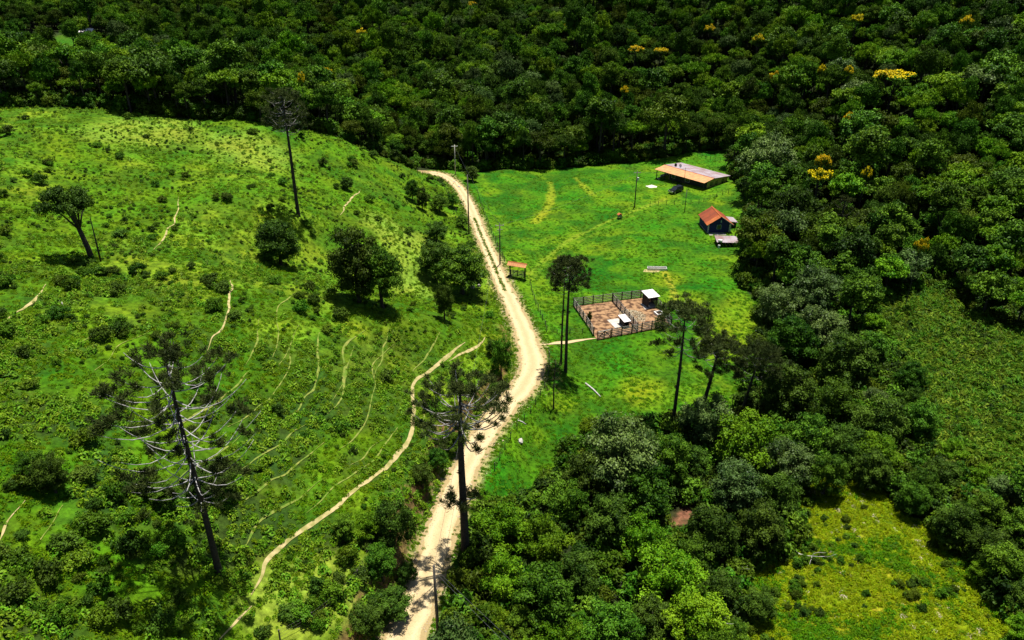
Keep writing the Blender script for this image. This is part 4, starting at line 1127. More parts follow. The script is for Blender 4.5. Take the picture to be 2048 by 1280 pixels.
MB().prism([(RY - .25, RZ - .02), (RY + .25, RZ - .03), (RY, RZ + .09)], 'x', -.12, LN + .17).build('ridge_cap', 'roof_red', barn)
MB().box(2.6, 3.1, RY + 1.2, RY + 1.7, RZ - .6, RZ + .75).build('chimney', 'wood_dark', barn)
# satellite dish on the roof
Mw = Matrix.Translation((a[0], a[1], gz)) @ Matrix.Rotation(rz, 4, 'Z')
def barn_pt(x, y, z): return Mw @ Vector((x, y, z))
dish = empty('satellite_dish', barn_pt(4.4, RY + 1.9, RZ - .35), rz)
tag(dish, 'small white satellite dish mounted on the farmhouse roof ridge', 'satellite dish')
MB().tube([(0, 0, 0), (0, 0, .7)], [.03, .03], 6).build('mast', 'steel', dish)
rings = [(0, 0), (.2, .03), (.38, .10), (.5, .18)]
V, Fc = [], []
for r_, z_ in rings:
    for k in range(14): V.append((r_ * math.cos(k * .4488), -z_ - .05, .8 + r_ * math.sin(k * .4488)))
for i in range(3):
    for k in range(14): Fc.append((i * 14 + k, i * 14 + (k + 1) % 14, (i + 1) * 14 + (k + 1) % 14, (i + 1) * 14 + k))
link('reflector', mesh_of('reflector', V, Fc, 'white_paint', True), dish)
MB().tube([(0, -.05, .78), (0, -.5, .72)], [.015, .02], 5).build('feed_arm', 'steel', dish)

# blue house
a, rz, ln = frame((1414, 466), (1461, 464))
Hs = empty('blue_house', (a[0], a[1], a[2] - .05), rz)
HW, HD, HE, HR = ln, 7.0, 2.3, 4.15
tag(Hs, 'small dark blue house with a rusty red gabled roof and white corner quoins', 'house')
MB().box(0, HW, .0, HD, -.6, .1).build('plinth', 'concrete', Hs)
gp = [(0.05, .1), (HW - .05, .1), (HW - .05, HE - .05), (HW / 2, HR - .12), (0.05, HE - .05)]
MB().prism(gp[::-1], 'y', .05, .2).build('front_wall', 'wall_blue', Hs)
MB().prism(gp[::-1], 'y', HD - .2, HD - .05).build('rear_wall', 'wall_blue', Hs)
MB().box(.05, .2, .2, HD - .2, .1, HE - .05).build('side_wall', 'wall_blue', Hs)
MB().box(HW - .2, HW - .05, .2, HD - .2, .1, HE - .05).build('side_wall', 'wall_blue', Hs)
window(Hs, HW * .40, HW * .40 + .95, 1.0, 1.95, .045, -1, 'wall_teal')
MB().box(HW * .52, HW * .52 + .3, .02, .048, 2.55, 3.1).build('vent', 'wall_teal', Hs)
for z in np.arange(.12, 2.2, .24):
    MB().box(HW - .42 - .1 * (int(z / .24) % 2), HW - .03, -.0, .047, z, z + .17).build('quoin', 'white_paint', Hs)
    MB().box(.03, .30 + .08 * (int(z / .24) % 2), -.0, .047, z, z + .17).build('quoin', 'wall_white', Hs)
rot90 = lambda V: [(-y_, x_, z_) for x_, y_, z_ in V]
def gable_sheets(parent, n, side):
    """sheets of one slope of a roof whose ridge runs front to back"""
    before = set(o.name for o in parent.children)
    sub = []
    rng = random.Random(5 + side)
    y0, y1 = -.55, HD + .35
    for i in range(n):
        w = (y1 - y0) / n; k = 4; V, Fc = [], []
        xe, xr = (-.35, HW / 2) if side < 0 else (HW + .35, HW / 2)
        ze = HE - .2; dz = rng.uniform(0, .03); dx = rng.uniform(-.06, .06)
        for j in range(k + 1):
            yy = y0 + i * w + (w - .015) * j / k; zz = dz + (.045 if j % 2 else 0)
            V += [(xe + dx, yy, ze + zz), (xr, yy, HR + zz), (xe + dx, yy, ze + zz - .05), (xr, yy, HR + zz - .05)]
        for j in range(k):
            p_, q_ = j * 4, j * 4 + 4
            f_ = [(p_, p_ + 1, q_ + 1, q_), (p_ + 2, q_ + 2, q_ + 3, p_ + 3), (p_, q_, q_ + 2, p_ + 2), (p_ + 1, p_ + 3, q_ + 3, q_ + 1)]
            Fc += f_ if side < 0 else [t[::-1] for t in f_]
        ends = [(0, 2, 3, 1), (k * 4, k * 4 + 1, k * 4 + 3, k * 4 + 2)]
        Fc += ends if side < 0 else [t[::-1] for t in ends]
        mm = 'roof_red_new' if i < 2 else 'roof_red'
        if side < 0 or True: link('roof_row', mesh_of('roof_row', V, Fc, mm), parent)
gable_sheets(Hs, 9, -1); gable_sheets(Hs, 9, 1)
MB().prism([(HW / 2 - .18, HR + .02), (HW / 2 + .18, HR + .02), (HW / 2, HR + .15)][::-1], 'y', -.58, HD + .38).build('ridge_cap', 'roof_red_new', Hs)
MB().prism([(HW + .42, HE - .34), (HW + .36, HE - .15), (HW / 2 + .1, HR + .06), (HW / 2 + .1, HR - .12)], 'y', -.62, -.56).build('bargeboard', 'white_paint', Hs)
# lean-to at its right rear
MB().box(HW + .02, HW + 2.0, 2.3, 2.4, -.4, 1.75).build('lean_to_wall', 'wood_dark', Hs)
for x in (HW + 1.9,):
    for y in (2.5, 5.6): MB().box(x - .07, x + .07, y - .07, y + .07, -.4, 1.75).build('lean_to_post', 'wood_dark', Hs)
MB().prism([(HW - .0, 2.12), (HW - .0, 2.06), (HW + 2.3, 1.72), (HW + 2.3, 1.78)], 'y', 2.1, 5.9).build('lean_to_roof', 'roof_grey', Hs)
c0 = MB().box(.2, HW * .75, -1.5, -.15, -.4, .06).build('house_doorstep', 'concrete', None, (a[0], a[1], a[2] - .05), rz)
tag(c0, 'pale concrete apron in front of the small blue house', 'doorstep')

# low shed in front
a, rz, ln = frame((1434, 494), (1476, 494))
sh = empty('low_shed', (a[0], a[1], a[2] - .05), rz)
tag(sh, 'low open shed with a pinkish grey sheet roof below the blue house', 'shed')
for x in (.15, ln / 2, ln - .15):
    for y in (.2, 3.2): MB().box(x - .07, x + .07, y - .07, y + .07, -.3, 1.2 + .1 * (y > 1)).build('post', 'wood_dark', sh)
MB().box(.1, ln - .1, 3.25, 3.35, -.2, 1.2).build('rear_wall', 'wood_dark', sh)
roof_sheets(sh, 'roof_grey', -.15, ln + .15, 6, -.1, 1.2, 3.7, 1.42, seed=8)
dr = MB().tube([(.15, .1, 1.62), (.95, -.25, 1.62)], [.3, .3], 12).build('plastic_drum', 'white_paint', None, (a[0], a[1], a[2] - .05), rz)
tag(dr, 'white drum lying on the left end of the low shed roof', 'drum')
dr2 = MB().tube([(.35, -.5, -.1), (.35, -.5, .75)], [.28, .28], 12).build('plastic_drum', 'white_paint', None, (a[0], a[1], a[2] - .05), rz)
tag(dr2, 'white drum standing at the left front corner of the low shed', 'drum')

# far houses at the upper left
def far_house(px, py, w, d, h, rm, wm, label, z):
    p = at_z(px, py, z); p[2] = hz(p[0], p[1])
    e = empty('distant_house', tuple(p), .25); tag(e, label, 'house')
    MB().prism([(-d / 2, -1), (d / 2, -1), (d / 2, h), (0, h + d * .26), (-d / 2, h)], 'x', -w / 2, w / 2).build('wall', wm, e)
    for s_ in (-1, 1):
        MB().prism([(0, h + d * .26 + .12), (s_ * (d / 2 + .5), h + .0), (s_ * (d / 2 + .5), h - .1), (0, h + d * .26 + .02)][::s_], 'x', -w / 2 - .5, w / 2 + .5).build('roof_slope', rm, e)
    for x in (-w * .28, w * .22):
        window(e, x - .5, x + .5, 1.0, 2.0, -d / 2 - .003, -1)
    MB().box(-.45, .45, -d / 2 - .06, -d / 2 - .004, -.2, 2.0).build('door', 'wood_dark', e)
far_house(4, 58, 9, 6, 2.8, 'roof_red_new', 'wall_white', 'distant house with a red roof cut by the left edge, top left', 20)
far_house(152, 64, 8, 5.5, 2.6, 'wall_teal', 'wall_white', 'distant house with a pale green roof among the trees, top left', 18.5)
far_house(176, 71, 6, 5, 2.4, 'white_sheet', 'wall_white', 'tiny distant white-roofed shed beside the pale green house', 18)

# ------------------------------------------------------------------ cattle pens
def rail_line(parent, pts, posts=True, n_rail=5, h=1.65, skip=()):
    """posts every two metres with plank rails between, along ground points"""
    for (p0, p1) in zip(pts[:-1], pts[1:]):
        d = np.hypot(*(p1 - p0)[:2]); n = max(1, int(round(d / 2.0)))
        for i in range(n):
            A, B_ = p0 + (p1 - p0) * i / n, p0 + (p1 - p0) * (i + 1) / n
            za, zb = hz(A[0], A[1]), hz(B_[0], B_[1])
            MB().box(A[0] - .09, A[0] + .09, A[1] - .09, A[1] + .09, za - .4, za + h + .12).build('post', 'wood_dark', parent)
            dirv = Vector((B_[0] - A[0], B_[1] - A[1], 0)).normalized() * .095
            for k in range(n_rail):
                z = .25 + k * (h - .35) / (n_rail - 1)
                MB().beam((A[0] + dirv.x, A[1] + dirv.y, za + z), (B_[0] - dirv.x, B_[1] - dirv.y, zb + z), .05, .15).build('rail', 'wood_grey', parent)
    p1 = pts[-1]; z = hz(p1[0], p1[1])
    MB().box(p1[0] - .09, p1[0] + .09, p1[1] - .09, p1[1] + .09, z - .4, z + h + .12).build('post', 'wood_dark', parent)
BL, BR, FR, FL = P(1147, 612), P(1300, 594), P(1342, 651), P(1194, 680)
FL0 = P(1187, 672)
GA, GB = FL, FL + (FR - FL) * .19
DV0, DV1 = BL + (BR - BL) * .50, FL + (FR - FL) * .545
cf = empty('corral_fence', tuple(BL * .5 + FR * .5)); 
tag(cf, 'weathered plank fence around the two muddy cattle pens', 'fence')
off0 = Vector(cf.location)
def local(parent):
    for o in parent.children: o.location = -off0
rail_line(cf, [FL0, BL, BR, FR, GB]); local(cf)
dv = empty('pen_divider', tuple(DV0 * .5 + DV1 * .5)); off0 = Vector(dv.location)
tag(dv, 'plank fence dividing the left cattle pen from the right one', 'fence')
e0 = (DV1 - DV0) / np.linalg.norm(DV1 - DV0) * .3
rail_line(dv, [DV0 + e0, DV1 - e0]); local(dv)
gt = empty('corral_gate', tuple(GA)); off0 = Vector(gt.location)
tag(gt, 'plank gate with crossed braces at the front left of the cattle pens', 'gate')
g0 = GA + (GB - GA) * .05; g1 = GA + (GB - GA) * .93
def gv(t, z): q = g0 + (g1 - g0) * t; return (q[0], q[1], hz(q[0], q[1]) + z)
for t in (-.03, .5, .99): MB().beam(gv(t, -.1 if t != .5 else .2), gv(t, 1.75 if t < .1 else 1.6), .12, .14).build('upright', 'wood_dark', gt)
for k in range(5): MB().beam(gv(0, .25 + k * .32), gv(.97, .25 + k * .32), .05, .14).build('rail', 'white_paint' if k == 4 else 'wood_grey', gt)
nrm = np.cross((g1 - g0) / np.linalg.norm(g1 - g0), (0, 0, 1)) * .06
for (t0, z0, t1, z1) in ((.03, .3, .47, 1.5), (.52, 1.5, .95, .3)):
    A, B_ = np.array(gv(t0, z0)) + nrm, np.array(gv(t1, z1)) + nrm
    MB().beam(A, B_, .04, .14).build('brace', 'wood_dark', gt)
local(gt)
# trampled floor of the pens
def patch(name, poly, m, lift, step=.8, kind='structure'):
    A, B_, C_, D_ = [np.array(p_[:2]) for p_ in poly]
    n = 22; V = []
    for i in range(n + 1):
        for j in range(n + 1):
            u, v = i / n, j / n
            q = (A * (1 - u) + B_ * u) * (1 - v) + (D_ * (1 - u) + C_ * u) * v
            V.append((q[0], q[1], 0))
    V = np.array(V); V[:, 2] = hgt(V[:, 0], V[:, 1]) + lift
    i_ = np.arange((n + 1) ** 2).reshape(n + 1, n + 1)
    Q = np.stack([i_[:-1, :-1], i_[1:, :-1], i_[1:, 1:], i_[:-1, 1:]], -1).reshape(-1, 4)
    nz = np.cross(B_ - A, D_ - A)
    o = link(name, mesh_of(name, V, np.ascontiguousarray(Q if nz > 0 else Q[:, ::-1]), m, True)); o['kind'] = kind
    return o
patch('corral_floor', [FL, FR, BR, BL], 'mud', .09)
def roofed(px, py, w, d, h, label, name, walls, tilt=.25, rz=None):
    p = P(px, py); rz = math.atan2((FR - FL)[1], (FR - FL)[0]) if rz is None else rz
    e = empty(name, tuple(p), rz); tag(e, label, 'shelter')
    for x in (-w / 2 + .1, w / 2 - .1):
        for y in (-d / 2 + .15, d / 2 - .15): MB().box(x - .07, x + .07, y - .07, y + .07, -.3, h + (tilt if y > 0 else 0) - .02).build('post', 'wood_dark', e)
    nb = int(walls / .22)
    for k in range(nb):
        z = .1 + k * .24
        MB().box(-w / 2 + .18, w / 2 - .18, d / 2 - .18, d / 2 - .12, z, z + .19).build('board', 'wood_dark', e)
        MB().box(w / 2 - .13, w / 2 - .07, -d / 2 + .25, d / 2 - .25, z, z + .19).build('board', 'wood_dark', e)
        MB().box(-w / 2 + .07, -w / 2 + .13, -d / 2 + .25, d / 2 - .25, z, z + .19).build('board', 'wood_dark', e)
    roof_sheets(e, 'white_sheet', -w / 2 - .15, w / 2 + .15, max(2, int(w)), -d / 2 - .3, h, d / 2 + .2, h + tilt * 1.1, seed=int(px))
    return e
roofed(1299, 611, 2.1, 2.3, 2.35, 'tall roofed shelter with a white sheet roof at the back corner of the pens', 'pen_shelter', 2.1)
roofed(1248, 651, 1.1, 1.9, 1.35, 'small white-roofed feeding stand beside the pen divider', 'feeding_stand', 1.0)
def slab(px4, m, label, name, th=.12):
    q = [P(*c) for c in px4]; c0 = sum(q) / 4; z = max(hz(a_[0], a_[1]) for a_ in q)
    o = MB().prism([tuple((a_ - c0)[:2]) for a_ in q], 'z', -.3, z - c0[2] + th).build(name, m, None, tuple(c0))
    tag(o, label, 'slab')
slab([(1230, 657), (1252, 653), (1236, 638), (1214, 641)], 'concrete', 'pale concrete slab around the small feeding stand', 'feeding_slab')
slab([(1290, 620), (1318, 613), (1308, 603), (1281, 609)], 'concrete', 'pale concrete slab under the tall pen shelter', 'shelter_slab')
p = P(1318, 630); rzp = math.atan2((FR - FL)[1], (FR - FL)[0])
tk = empty('water_tank', tuple(p), rzp); tag(tk, 'square white concrete water tank in the right cattle pen', 'tank')
for x0, x1, y0, y1 in ((-.75, .75, -.75, -.57), (-.75, .75, .57, .75), (-.75, -.57, -.57, .57), (.57, .75, -.57, .57)): MB().box(x0, x1, y0, y1, -.2, .55).build('tank_wall', 'white_paint', tk)
MB().box(-.57, .57, -.57, .57, .1, .38).build('water_surface', 'water', tk)
rng = np.random.default_rng(12)
pile_c = P(1268, 632)
n_ = 700; a_ = rng.uniform(0, 6.28, n_); r_ = np.sqrt(rng.uniform(0, 1, n_))
C = np.column_stack([np.cos(a_) * r_ * 3.0, np.sin(a_) * r_ * 2.0, .12 + .55 * (1 - r_) * rng.uniform(.3, 1, n_)])
C[:, :2] = C[:, :2] @ np.array([[.75, -.66], [.66, .75]])
nn = rng.normal(size=(n_, 3)) * .5 + np.array([0, 0, .8]); nn /= np.linalg.norm(nn, axis=1)[:, None]
V, Q = leaf_quads(rng, C, nn, .62, .14)
o = link('brush_heap', mesh_of('brush_heap', V, Q, 'dry_brush', tint=rng.uniform(0, 1, n_)), None, tuple(pile_c)); tag(o, 'spread heap of dry pale brushwood in the right cattle pen', 'brush heap')

# feeding trough, roofed entrance gate, salt box
a, rz, ln = frame((1295, 541), (1334, 541))
tr = empty('feeding_trough', tuple(a), rz); tag(tr, 'long white-edged concrete trough lying alone on the meadow', 'trough')
MB().box(0, ln, 0, .08, .05, .55).build('side', 'white_paint', tr); MB().box(0, ln, .8, .88, .05, .62).build('side', 'white_paint', tr)
MB().box(0, .08, .08, .8, .05, .5).build('end', 'white_paint', tr); MB().box(ln - .08, ln, .08, .8, .05, .5).build('end', 'white_paint', tr)
MB().box(.08, ln - .08, .08, .8, .05, .16).build('bottom', 'concrete', tr)
for x in (.5, ln - .5): MB().box(x - .1, x + .1, .1, .78, -.3, .05).build('foot', 'concrete', tr)
o = MB().prism([tuple(v) for v in [(-1.0, -.9), (1.2, -1.1), (3.4, -.6), (4.2, .3), (2.6, .5), (-.6, .4)]], 'z', -.1, .07).build('bare_soil', 'trail_dirt', None, tuple(a), rz); o['kind'] = 'structure'

a, rz, ln = frame((1020, 552), (1050, 560))
eg = empty('entrance_gate', tuple(a), rz); tag(eg, 'wooden farm gate under a small orange tiled roof beside the road', 'gate')
for x in (0, ln): MB().box(x - .11, x + .11, -.11, .11, -.4, 2.65).build('post', 'wood_dark', eg)
MB().box(-.25, ln + .25, -.07, .07, 2.65, 2.8).build('lintel', 'wood_dark', eg)
for x in (0, ln): MB().prism([(-.7, 2.58), (-.6, 2.56), (0, 2.82), (.6, 2.56), (.7, 2.58), (0, 3.05)], 'x', x - .05, x + .05).build('rafter', 'wood_dark', eg)
for s_ in (-1, 1):
    roof_sheets(eg, 'roof_orange' if s_ < 0 else 'roof_red', -.4, ln + .4, 9, s_ * .85, 2.62, s_ * .01, 3.12, th=.05, name='tile_row', seed=20 + s_, rib=.06)
MB().prism([(-.12, 3.13), (.12, 3.13), (0, 3.26)], 'x', -.42, ln + .42).build('ridge_cap', 'roof_red_new', eg)
for x0, x1 in ((.14, ln / 2 - .02), (ln / 2 + .02, ln - .14)):
    lf = MB().box(x0, x0 + .09, -.04, .04, .15, 1.45).build('gate_leaf', 'wood_dark', eg)
    MB().box(x1 - .09, x1, -.04, .04, .15, 1.45).build('stile', 'wood_dark', lf)
    for k in range(5): MB().box(x0 + .09, x1 - .09, -.025, .025, .2 + k * .27, .32 + k * .27).build('slat', 'wood_grey', lf)
    MB().beam((x0 + .1, -.045, .25), (x1 - .1, -.045, 1.35), .03, .1).build('brace', 'wood_grey', lf)
p = P(1239, 437)
sb = empty('salt_box', tuple(p), .3); tag(sb, 'small rusty-topped box on legs standing in the meadow by the track', 'box')
MB().box(-.45, .45, -.35, .35, .45, 1.0).build('bin', 'wood_grey', sb)
for x in (-.38, .38):
    for y in (-.28, .28): MB().box(x - .05, x + .05, y - .05, y + .05, -.2, .45).build('leg', 'wood_dark', sb)
MB().prism([(-.6, 1.05), (.6, 1.05), (0, 1.4)], 'y', -.5, .5).build('lid', 'roof_red_new', sb)

# heap of lime near the farmhouse
rng = np.random.default_rng(31)
p = P(1303, 374); nr, ns = 7, 16; V = [(0, 0, .62)]; Fc = []
for i in range(1, nr):
    for k in range(ns):
        t = i / (nr - 1); rr = t * (1.25 + .35 * math.sin(k * 1.3) + rng.uniform(-.15, .15)); V.append((rr * math.cos(k * 2 * math.pi / ns) * 1.25, rr * math.sin(k * 2 * math.pi / ns), .62 * (1 - t) ** .8 - .12 * t + rng.uniform(-.04, .04)))
for k in range(ns): Fc.append((0, 1 + k, 1 + (k + 1) % ns))
for i in range(nr - 2):
    for k in range(ns): Fc.append((1 + i * ns + k, 1 + (i + 1) * ns + k, 1 + (i + 1) * ns + (k + 1) % ns, 1 + i * ns + (k + 1) % ns))
o = link('lime_heap', mesh_of('lime_heap', V, Fc, 'lime', True), None, tuple(p)); tag(o, 'low heap of white lime on the grass before the farmhouse', 'heap')

# ------------------------------------------------------------------ parked car
def car(px, py, rz):
    p = P(px, py); e = empty('parked_car', tuple(p), rz); tag(e, 'black off-road car parked in front of the long farmhouse', 'car')
    # side outline, x forward
    body = [(-2.1, .42), (2.12, .42), (2.18, .72), (2.1, .98), (1.0, 1.08), (-2.1, 1.08), (-2.16, .7)]
    def loft(out, hw, tw, zlo, zhi, nm, m, par):
        V = []
        for s_ in (-1, 1):
            for x, z in out: V.append((x, s_ * (hw + (tw - hw) * max(0, min(1, (z - zlo) / (zhi - zlo)))), z))
        n = len(out)
        return link(nm, mesh_of(nm, V, [list(range(n)), list(range(2 * n - 1, n - 1, -1))] + [(i, n + i, n + (i + 1) % n, (i + 1) % n) for i in range(n)], m), par)
    loft(body, .86, .84, .4, 1.08, 'body', 'car_paint', e)
    cabin = [(-2.05, 1.082), (.95, 1.082), (.25, 1.66), (-1.9, 1.66)]
    c = loft(cabin, .83, .66, 1.08, 1.66, 'cabin', 'glass', e)
    MB().box(-1.92, .22, -.655, .655, 1.662, 1.71).build('roof', 'car_paint', e)
    for x in (-1.98, -.75, .15):
        for s_ in (-1, 1):
            sl = .35 if x == .15 else -.03
            MB().beam((x + sl * 1.6, s_ * .842, 1.085), (x - .0, s_ * .672, 1.655), .05, .09).build('pillar', 'car_paint', e)
    MB().box(1.05, 2.02, -.62, .62, 1.062, 1.095).build('bonnet', 'car_paint', e)
    MB().box(2.16, 2.30, -.86, .86, .42, .66).build('front_bumper', 'chrome', e)
    MB().box(-2.28, -2.14, -.84, .84, .42, .66).build('rear_bumper', 'chrome', e)
    MB().box(2.12, 2.19, -.42, .42, .72, .92).build('grille', 'chrome', e)
    for s_ in (-1, 1):
        MB().box(2.1, 2.185, s_ * .65 - .15, s_ * .65 + .15, .72, .93).build('headlight', 'white_paint', e)
        MB().box(-2.185, -2.12, s_ * .7 - .1, s_ * .7 + .1, .75, 1.0).build('tail_light', 'roof_red', e)
        MB().box(.55, .7, s_ * .93 - .09, s_ * .93 + .09, 1.08, 1.22).build('mirror', 'car_paint', e)
        for x in (-1.3, 1.35):
            w = MB().tube([(x, s_ * .88 - .11, .36), (x, s_ * .88 + .11, .36)], [.36, .36], 18).build('wheel', 'rubber', e, smooth=False)
            MB().tube([(x, s_ * .88 - .12, .36), (x, s_ * .88 + .12, .36)], [.2, .2], 12).build('rim', 'chrome', w)
        dr_ = MB().box(-.72, .55, s_ * .866 - .012, s_ * .866 + .012, .5, 1.05).build('door', 'car_paint', e)
        MB().box(-.62, -.45, s_ * .885 - .01, s_ * .885 + .01, .9, .94).build('handle', 'chrome', dr_)
car(1351, 385, R(180 + 38))

# ------------------------------------------------------------------ utility poles and wires
def upole(px, py, h, label, arm=True, armrz=.3, lamp=False, box_=False, r=.14, two=False):
    p = P(px, py); e = empty('utility_pole', tuple(p), armrz); tag(e, label, 'utility pole')
    MB().tube([(0, 0, -.5), (0, 0, h * .5), (0, 0, h)], [r * 1.15, r, r * .75], 10).build('shaft', 'pole_wood' if not lamp else 'concrete', e, smooth=True)
    if arm:
        MB().box(-.9, .9, -.06, .06, h - .45, h - .33).build('crossarm', 'wood_grey' if not lamp else 'white_paint', e)
        for x in (-.8, .0, .8):
            MB().tube([(x, 0, h - .33 if x else h), (x, 0, h - .12 if x else h + .2)], [.05, .035], 6).build('insulator', 'white_paint', e)
        if two: MB().box(-.6, .6, -.05, .05, h - 1.35, h - 1.25).build('crossarm', 'wood_grey', e)
    if box_: MB().tube([(.35, 0, h - 2.3), (.35, 0, h - 1.6)], [.22, .22], 10).build('transformer', 'white_paint', e)
    return p + np.array([0, 0, h])
T1 = upole(876, 1262, 8.0, 'dark utility pole at the right road edge near the bottom', arm=False)
T2 = upole(911, 349, 8.5, 'pale concrete pole with a white crossarm at the far road bend', lamp=True, armrz=.15)
T3 = upole(938, 468, 16.5 if False else 14.0, 'tall thin dark pole beside the road near the round tree', arm=False, r=.15)
T4 = upole(1000, 529, 9.0, 'utility pole with a crossarm between the road and the tiled gate', two=True, armrz=.2)
T5 = upole(1269, 415, 9.5, 'utility pole with a transformer on the meadow track', box_=True, armrz=.1)
T6 = upole(1369, 424, 5.8, 'short thin post pole in front of the farmhouse', arm=False, r=.09)
T7 = upole(1366, 384, 6.8, 'thin mast with a small lamp at the farmhouse front', arm=False, r=.06)
def wire(A, B_, sag, label):
    pts = [A + (B_ - A) * t - np.array([0, 0, sag * 4 * t * (1 - t)]) for t in np.linspace(0, 1, 17)]
    o = MB().tube([q - A for q in pts], [.012] * 17, 4).build('power_line', 'steel', None, tuple(A)); tag(o, label, 'wire')
dn = np.array([0, 0, -.2])
wire(T1 + dn, np.array([16.0, 24.0, 10.5]), .6, 'upper wire running from the near roadside pole to the bottom edge')
wire(T1 + dn * 3, np.array([15.0, 24.0, 9.6]), .6, 'lower wire running from the near roadside pole to the bottom edge')
wire(T1 + dn, T4 + dn, 1.2, 'wire from the near roadside pole to the pole by the tiled gate')
wire(T4 + dn, T5 + dn, 1.2, 'wire from the gate pole to the meadow transformer pole')
wire(T5 + dn, T7 + dn, .6, 'wire from the meadow transformer pole to the farmhouse mast')
wire(T4 + dn, T2 + dn, 1.0, 'wire from the gate pole to the far road bend pole')

# ------------------------------------------------------------------ wire fences
def wire_fence(pts, step, label, h=1.15, name='wire_fence', strands=3):
    L_ = catmull(np.array([P(*q) for q in pts]), .4)
    s_ = np.concatenate([[0], np.cumsum(np.linalg.norm(np.diff(L_[:, :2], axis=0), axis=1))])
    ts = np.arange(0, s_[-1], step)
    Q = np.column_stack([np.interp(ts, s_, L_[:, 0]), np.interp(ts, s_, L_[:, 1])]); z = hgt(Q[:, 0], Q[:, 1])
    c0 = np.array([Q[0, 0], Q[0, 1], z[0]])
    e = empty(name, tuple(c0)); tag(e, label, 'fence')
    for q, zz in zip(Q, z):
        b_ = np.array([q[0], q[1], zz]) - c0; l_ = NPR.normal(size=2) * .05
        MB().tube([b_ - (0, 0, .3), b_ + (l_[0], l_[1], h * NPR.uniform(.9, 1.1))], [.075, .06], 6).build('post', 'wood_dark' if NPR.random() < .5 else 'pole_wood', e)
    for k in range(strands):
        hh = h * (.3 + .3 * k)
        MB().tube([np.array([q[0], q[1], zz + hh]) - c0 for q, zz in zip(Q, z)], [.009] * len(Q), 3).build('strand', 'wood_dark', e)
wire_fence([(1060, 570), (1072, 610), (1092, 655), (1098, 668), (1150, 668), (1190, 668)], 2.4, 'wire fence from the tiled gate down to the cattle pens')
wire_fence([(1098, 705), (1095, 760), (1065, 820), (1020, 880), (985, 950)], 2.4, 'wire fence along the right verge below the road bend')
wire_fence([(955, 385), (966, 420), (985, 470), (1010, 525)], 3.0, 'wire fence along the meadow side of the far road')
wire_fence([(1300, 412), (1340, 410), (1395, 408), (1410, 402), (1440, 392), (1460, 385)], 2.2, 'wire fence between the farmhouse yard and the blue house')
wire_fence([(1395, 312), (1425, 322), (1455, 328), (1470, 334)], 2.0, 'short rail fence behind the farmhouse', h=1.4)
wire_fence([(835, 348), (860, 356), (885, 372), (900, 400), (915, 430)], 2.2, 'wire fence along the hill side of the far road')
wire_fence([(560, 1280), (640, 1235), (700, 1180), (735, 1120), (760, 1060)], 3.0, 'wire fence on the bank above the cutting at the bottom')

# ------------------------------------------------------------------ logs, rocks, road stones
def log_(pa, pb, r, label):
    A, B_ = P(*pa), P(*pb); A[2] += r; B_[2] += r
    m_ = (A + B_) / 2 + np.array([.05, .08, .05])
    o = MB().tube([np.zeros(3), m_ - A, B_ - A], [r, r * .9, r * .6], 8).build('fallen_log', 'dead_white', None, tuple(A), smooth=True); tag(o, label, 'log')
log_((1171, 768), (1201, 795), .14, 'bleached fallen log on the grass below the cattle pens')
log_((1035, 842), (1052, 850), .1, 'short pale log at the road edge near the central pine')
log_((118, 603), (127, 612), .08, 'thin pale stick on the left pasture')
def rock_mesh(rng):
    v = np.vstack([ICO_V] + [(ICO_V[a_] + ICO_V[b_]) / 2 * 1.12 for a_, b_, _ in ICO_F]); 
    v = ICO_V * rng.uniform(.75, 1.15, (12, 1)) * np.array([1, .8, .6]); return mesh_of('rock', v, ICO_F, 'rock')
RK = [rock_mesh(np.random.default_rng(i)) for i in range(5)]
def rock(px, py, s, label, grp=None):
    p = P(px, py); o = link('rock', RK[RND.randrange(5)], None, (p[0], p[1], p[2] + s * .3), RND.uniform(0, 6)); o.scale = (s, s, s); tag(o, label, 'rock', grp)
rock(1041, 884, .55, 'white boulder on the meadow right of the road')
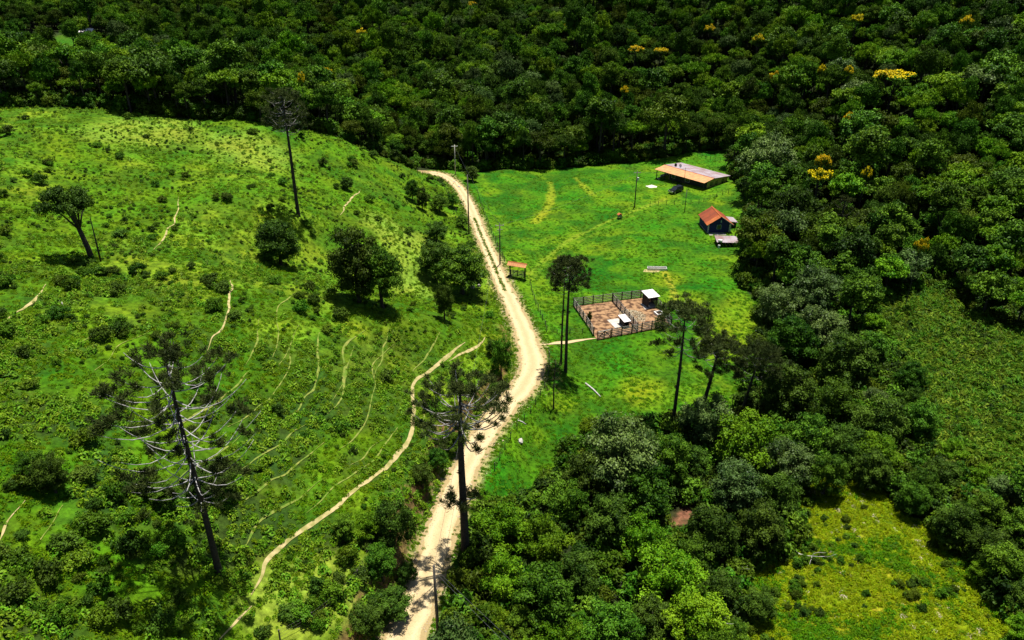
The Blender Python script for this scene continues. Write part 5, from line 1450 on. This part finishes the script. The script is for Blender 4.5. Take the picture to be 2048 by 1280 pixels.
rock(945, 576, .7, 'pale boulder under the large round roadside tree'); rock(958, 572, .5, 'smaller pale stone beside the boulder under the round tree')
for q in [(1456, 915), (1436, 958), (1478, 893), (1500, 832), (1515, 838), (1450, 935), (1462, 928), (1425, 975), (1410, 985), (1530, 805), (1442, 948), (1640, 715)]:
    rock(q[0], q[1], RND.uniform(.4, .8), 'pale stone on the red stream bank', 'stones on the stream bank')
rock(918, 374, .45, 'larger dark stone lying on the far road', None); rock(908, 364, .35, 'smaller stone lying on the far road', None)
# loose gravel and stones along the road margins
source('gravel_form', [mesh_of('stone', ICO_V * np.random.default_rng(60 + i).uniform(.7, 1.2, (12, 1)) * np.array([1, .8, .55]), ICO_F, 'road_stone') for i in range(5)])
k_ = NPR.integers(0, len(ROAD), 3600); side_ = np.where(NPR.random(3600) < .62, -1, 1)
offs = side_ * (ROAD[k_, 3] + NPR.normal(-.1, .55, 3600))
T_ = np.gradient(ROAD[:, :2], axis=0); T_ /= np.linalg.norm(T_, axis=1)[:, None]
gx_ = ROAD[k_, 0] + T_[k_, 1] * offs + NPR.normal(0, .3, 3600); gy_ = ROAD[k_, 1] - T_[k_, 0] * offs + NPR.normal(0, .3, 3600)
scatter('gravel', 'gravel_form', np.column_stack([gx_, gy_, hgt(gx_, gy_) + .05]), NPR.uniform(.02, .11, 3600) * np.where(NPR.random(3600) < .06, 2.2, 1), NPR.uniform(0, 6.28, 3600), NPR.integers(0, 5, 3600), 'loose pale stones along the dirt road margins', 'gravel')
mid_ = (ROAD[k_, 1] > 128) & (ROAD[k_, 1] < 172) & (NPR.random(3600) < .55)
offs = np.where(mid_, NPR.normal(-.1, .16, 3600) - side_ * .7, offs)
vx, vy = ROAD[k_, 0] + T_[k_, 1] * (offs + side_ * .7), ROAD[k_, 1] - T_[k_, 0] * (offs + side_ * .7)
scatter('verge_grass', 'hill_tuft', np.column_stack([vx, vy, hgt(vx, vy)]), NPR.uniform(.4, .95, 3600), NPR.uniform(0, 6.28, 3600), NPR.integers(0, 5, 3600), 'ragged grass tufts along the dirt road verges', 'grass')
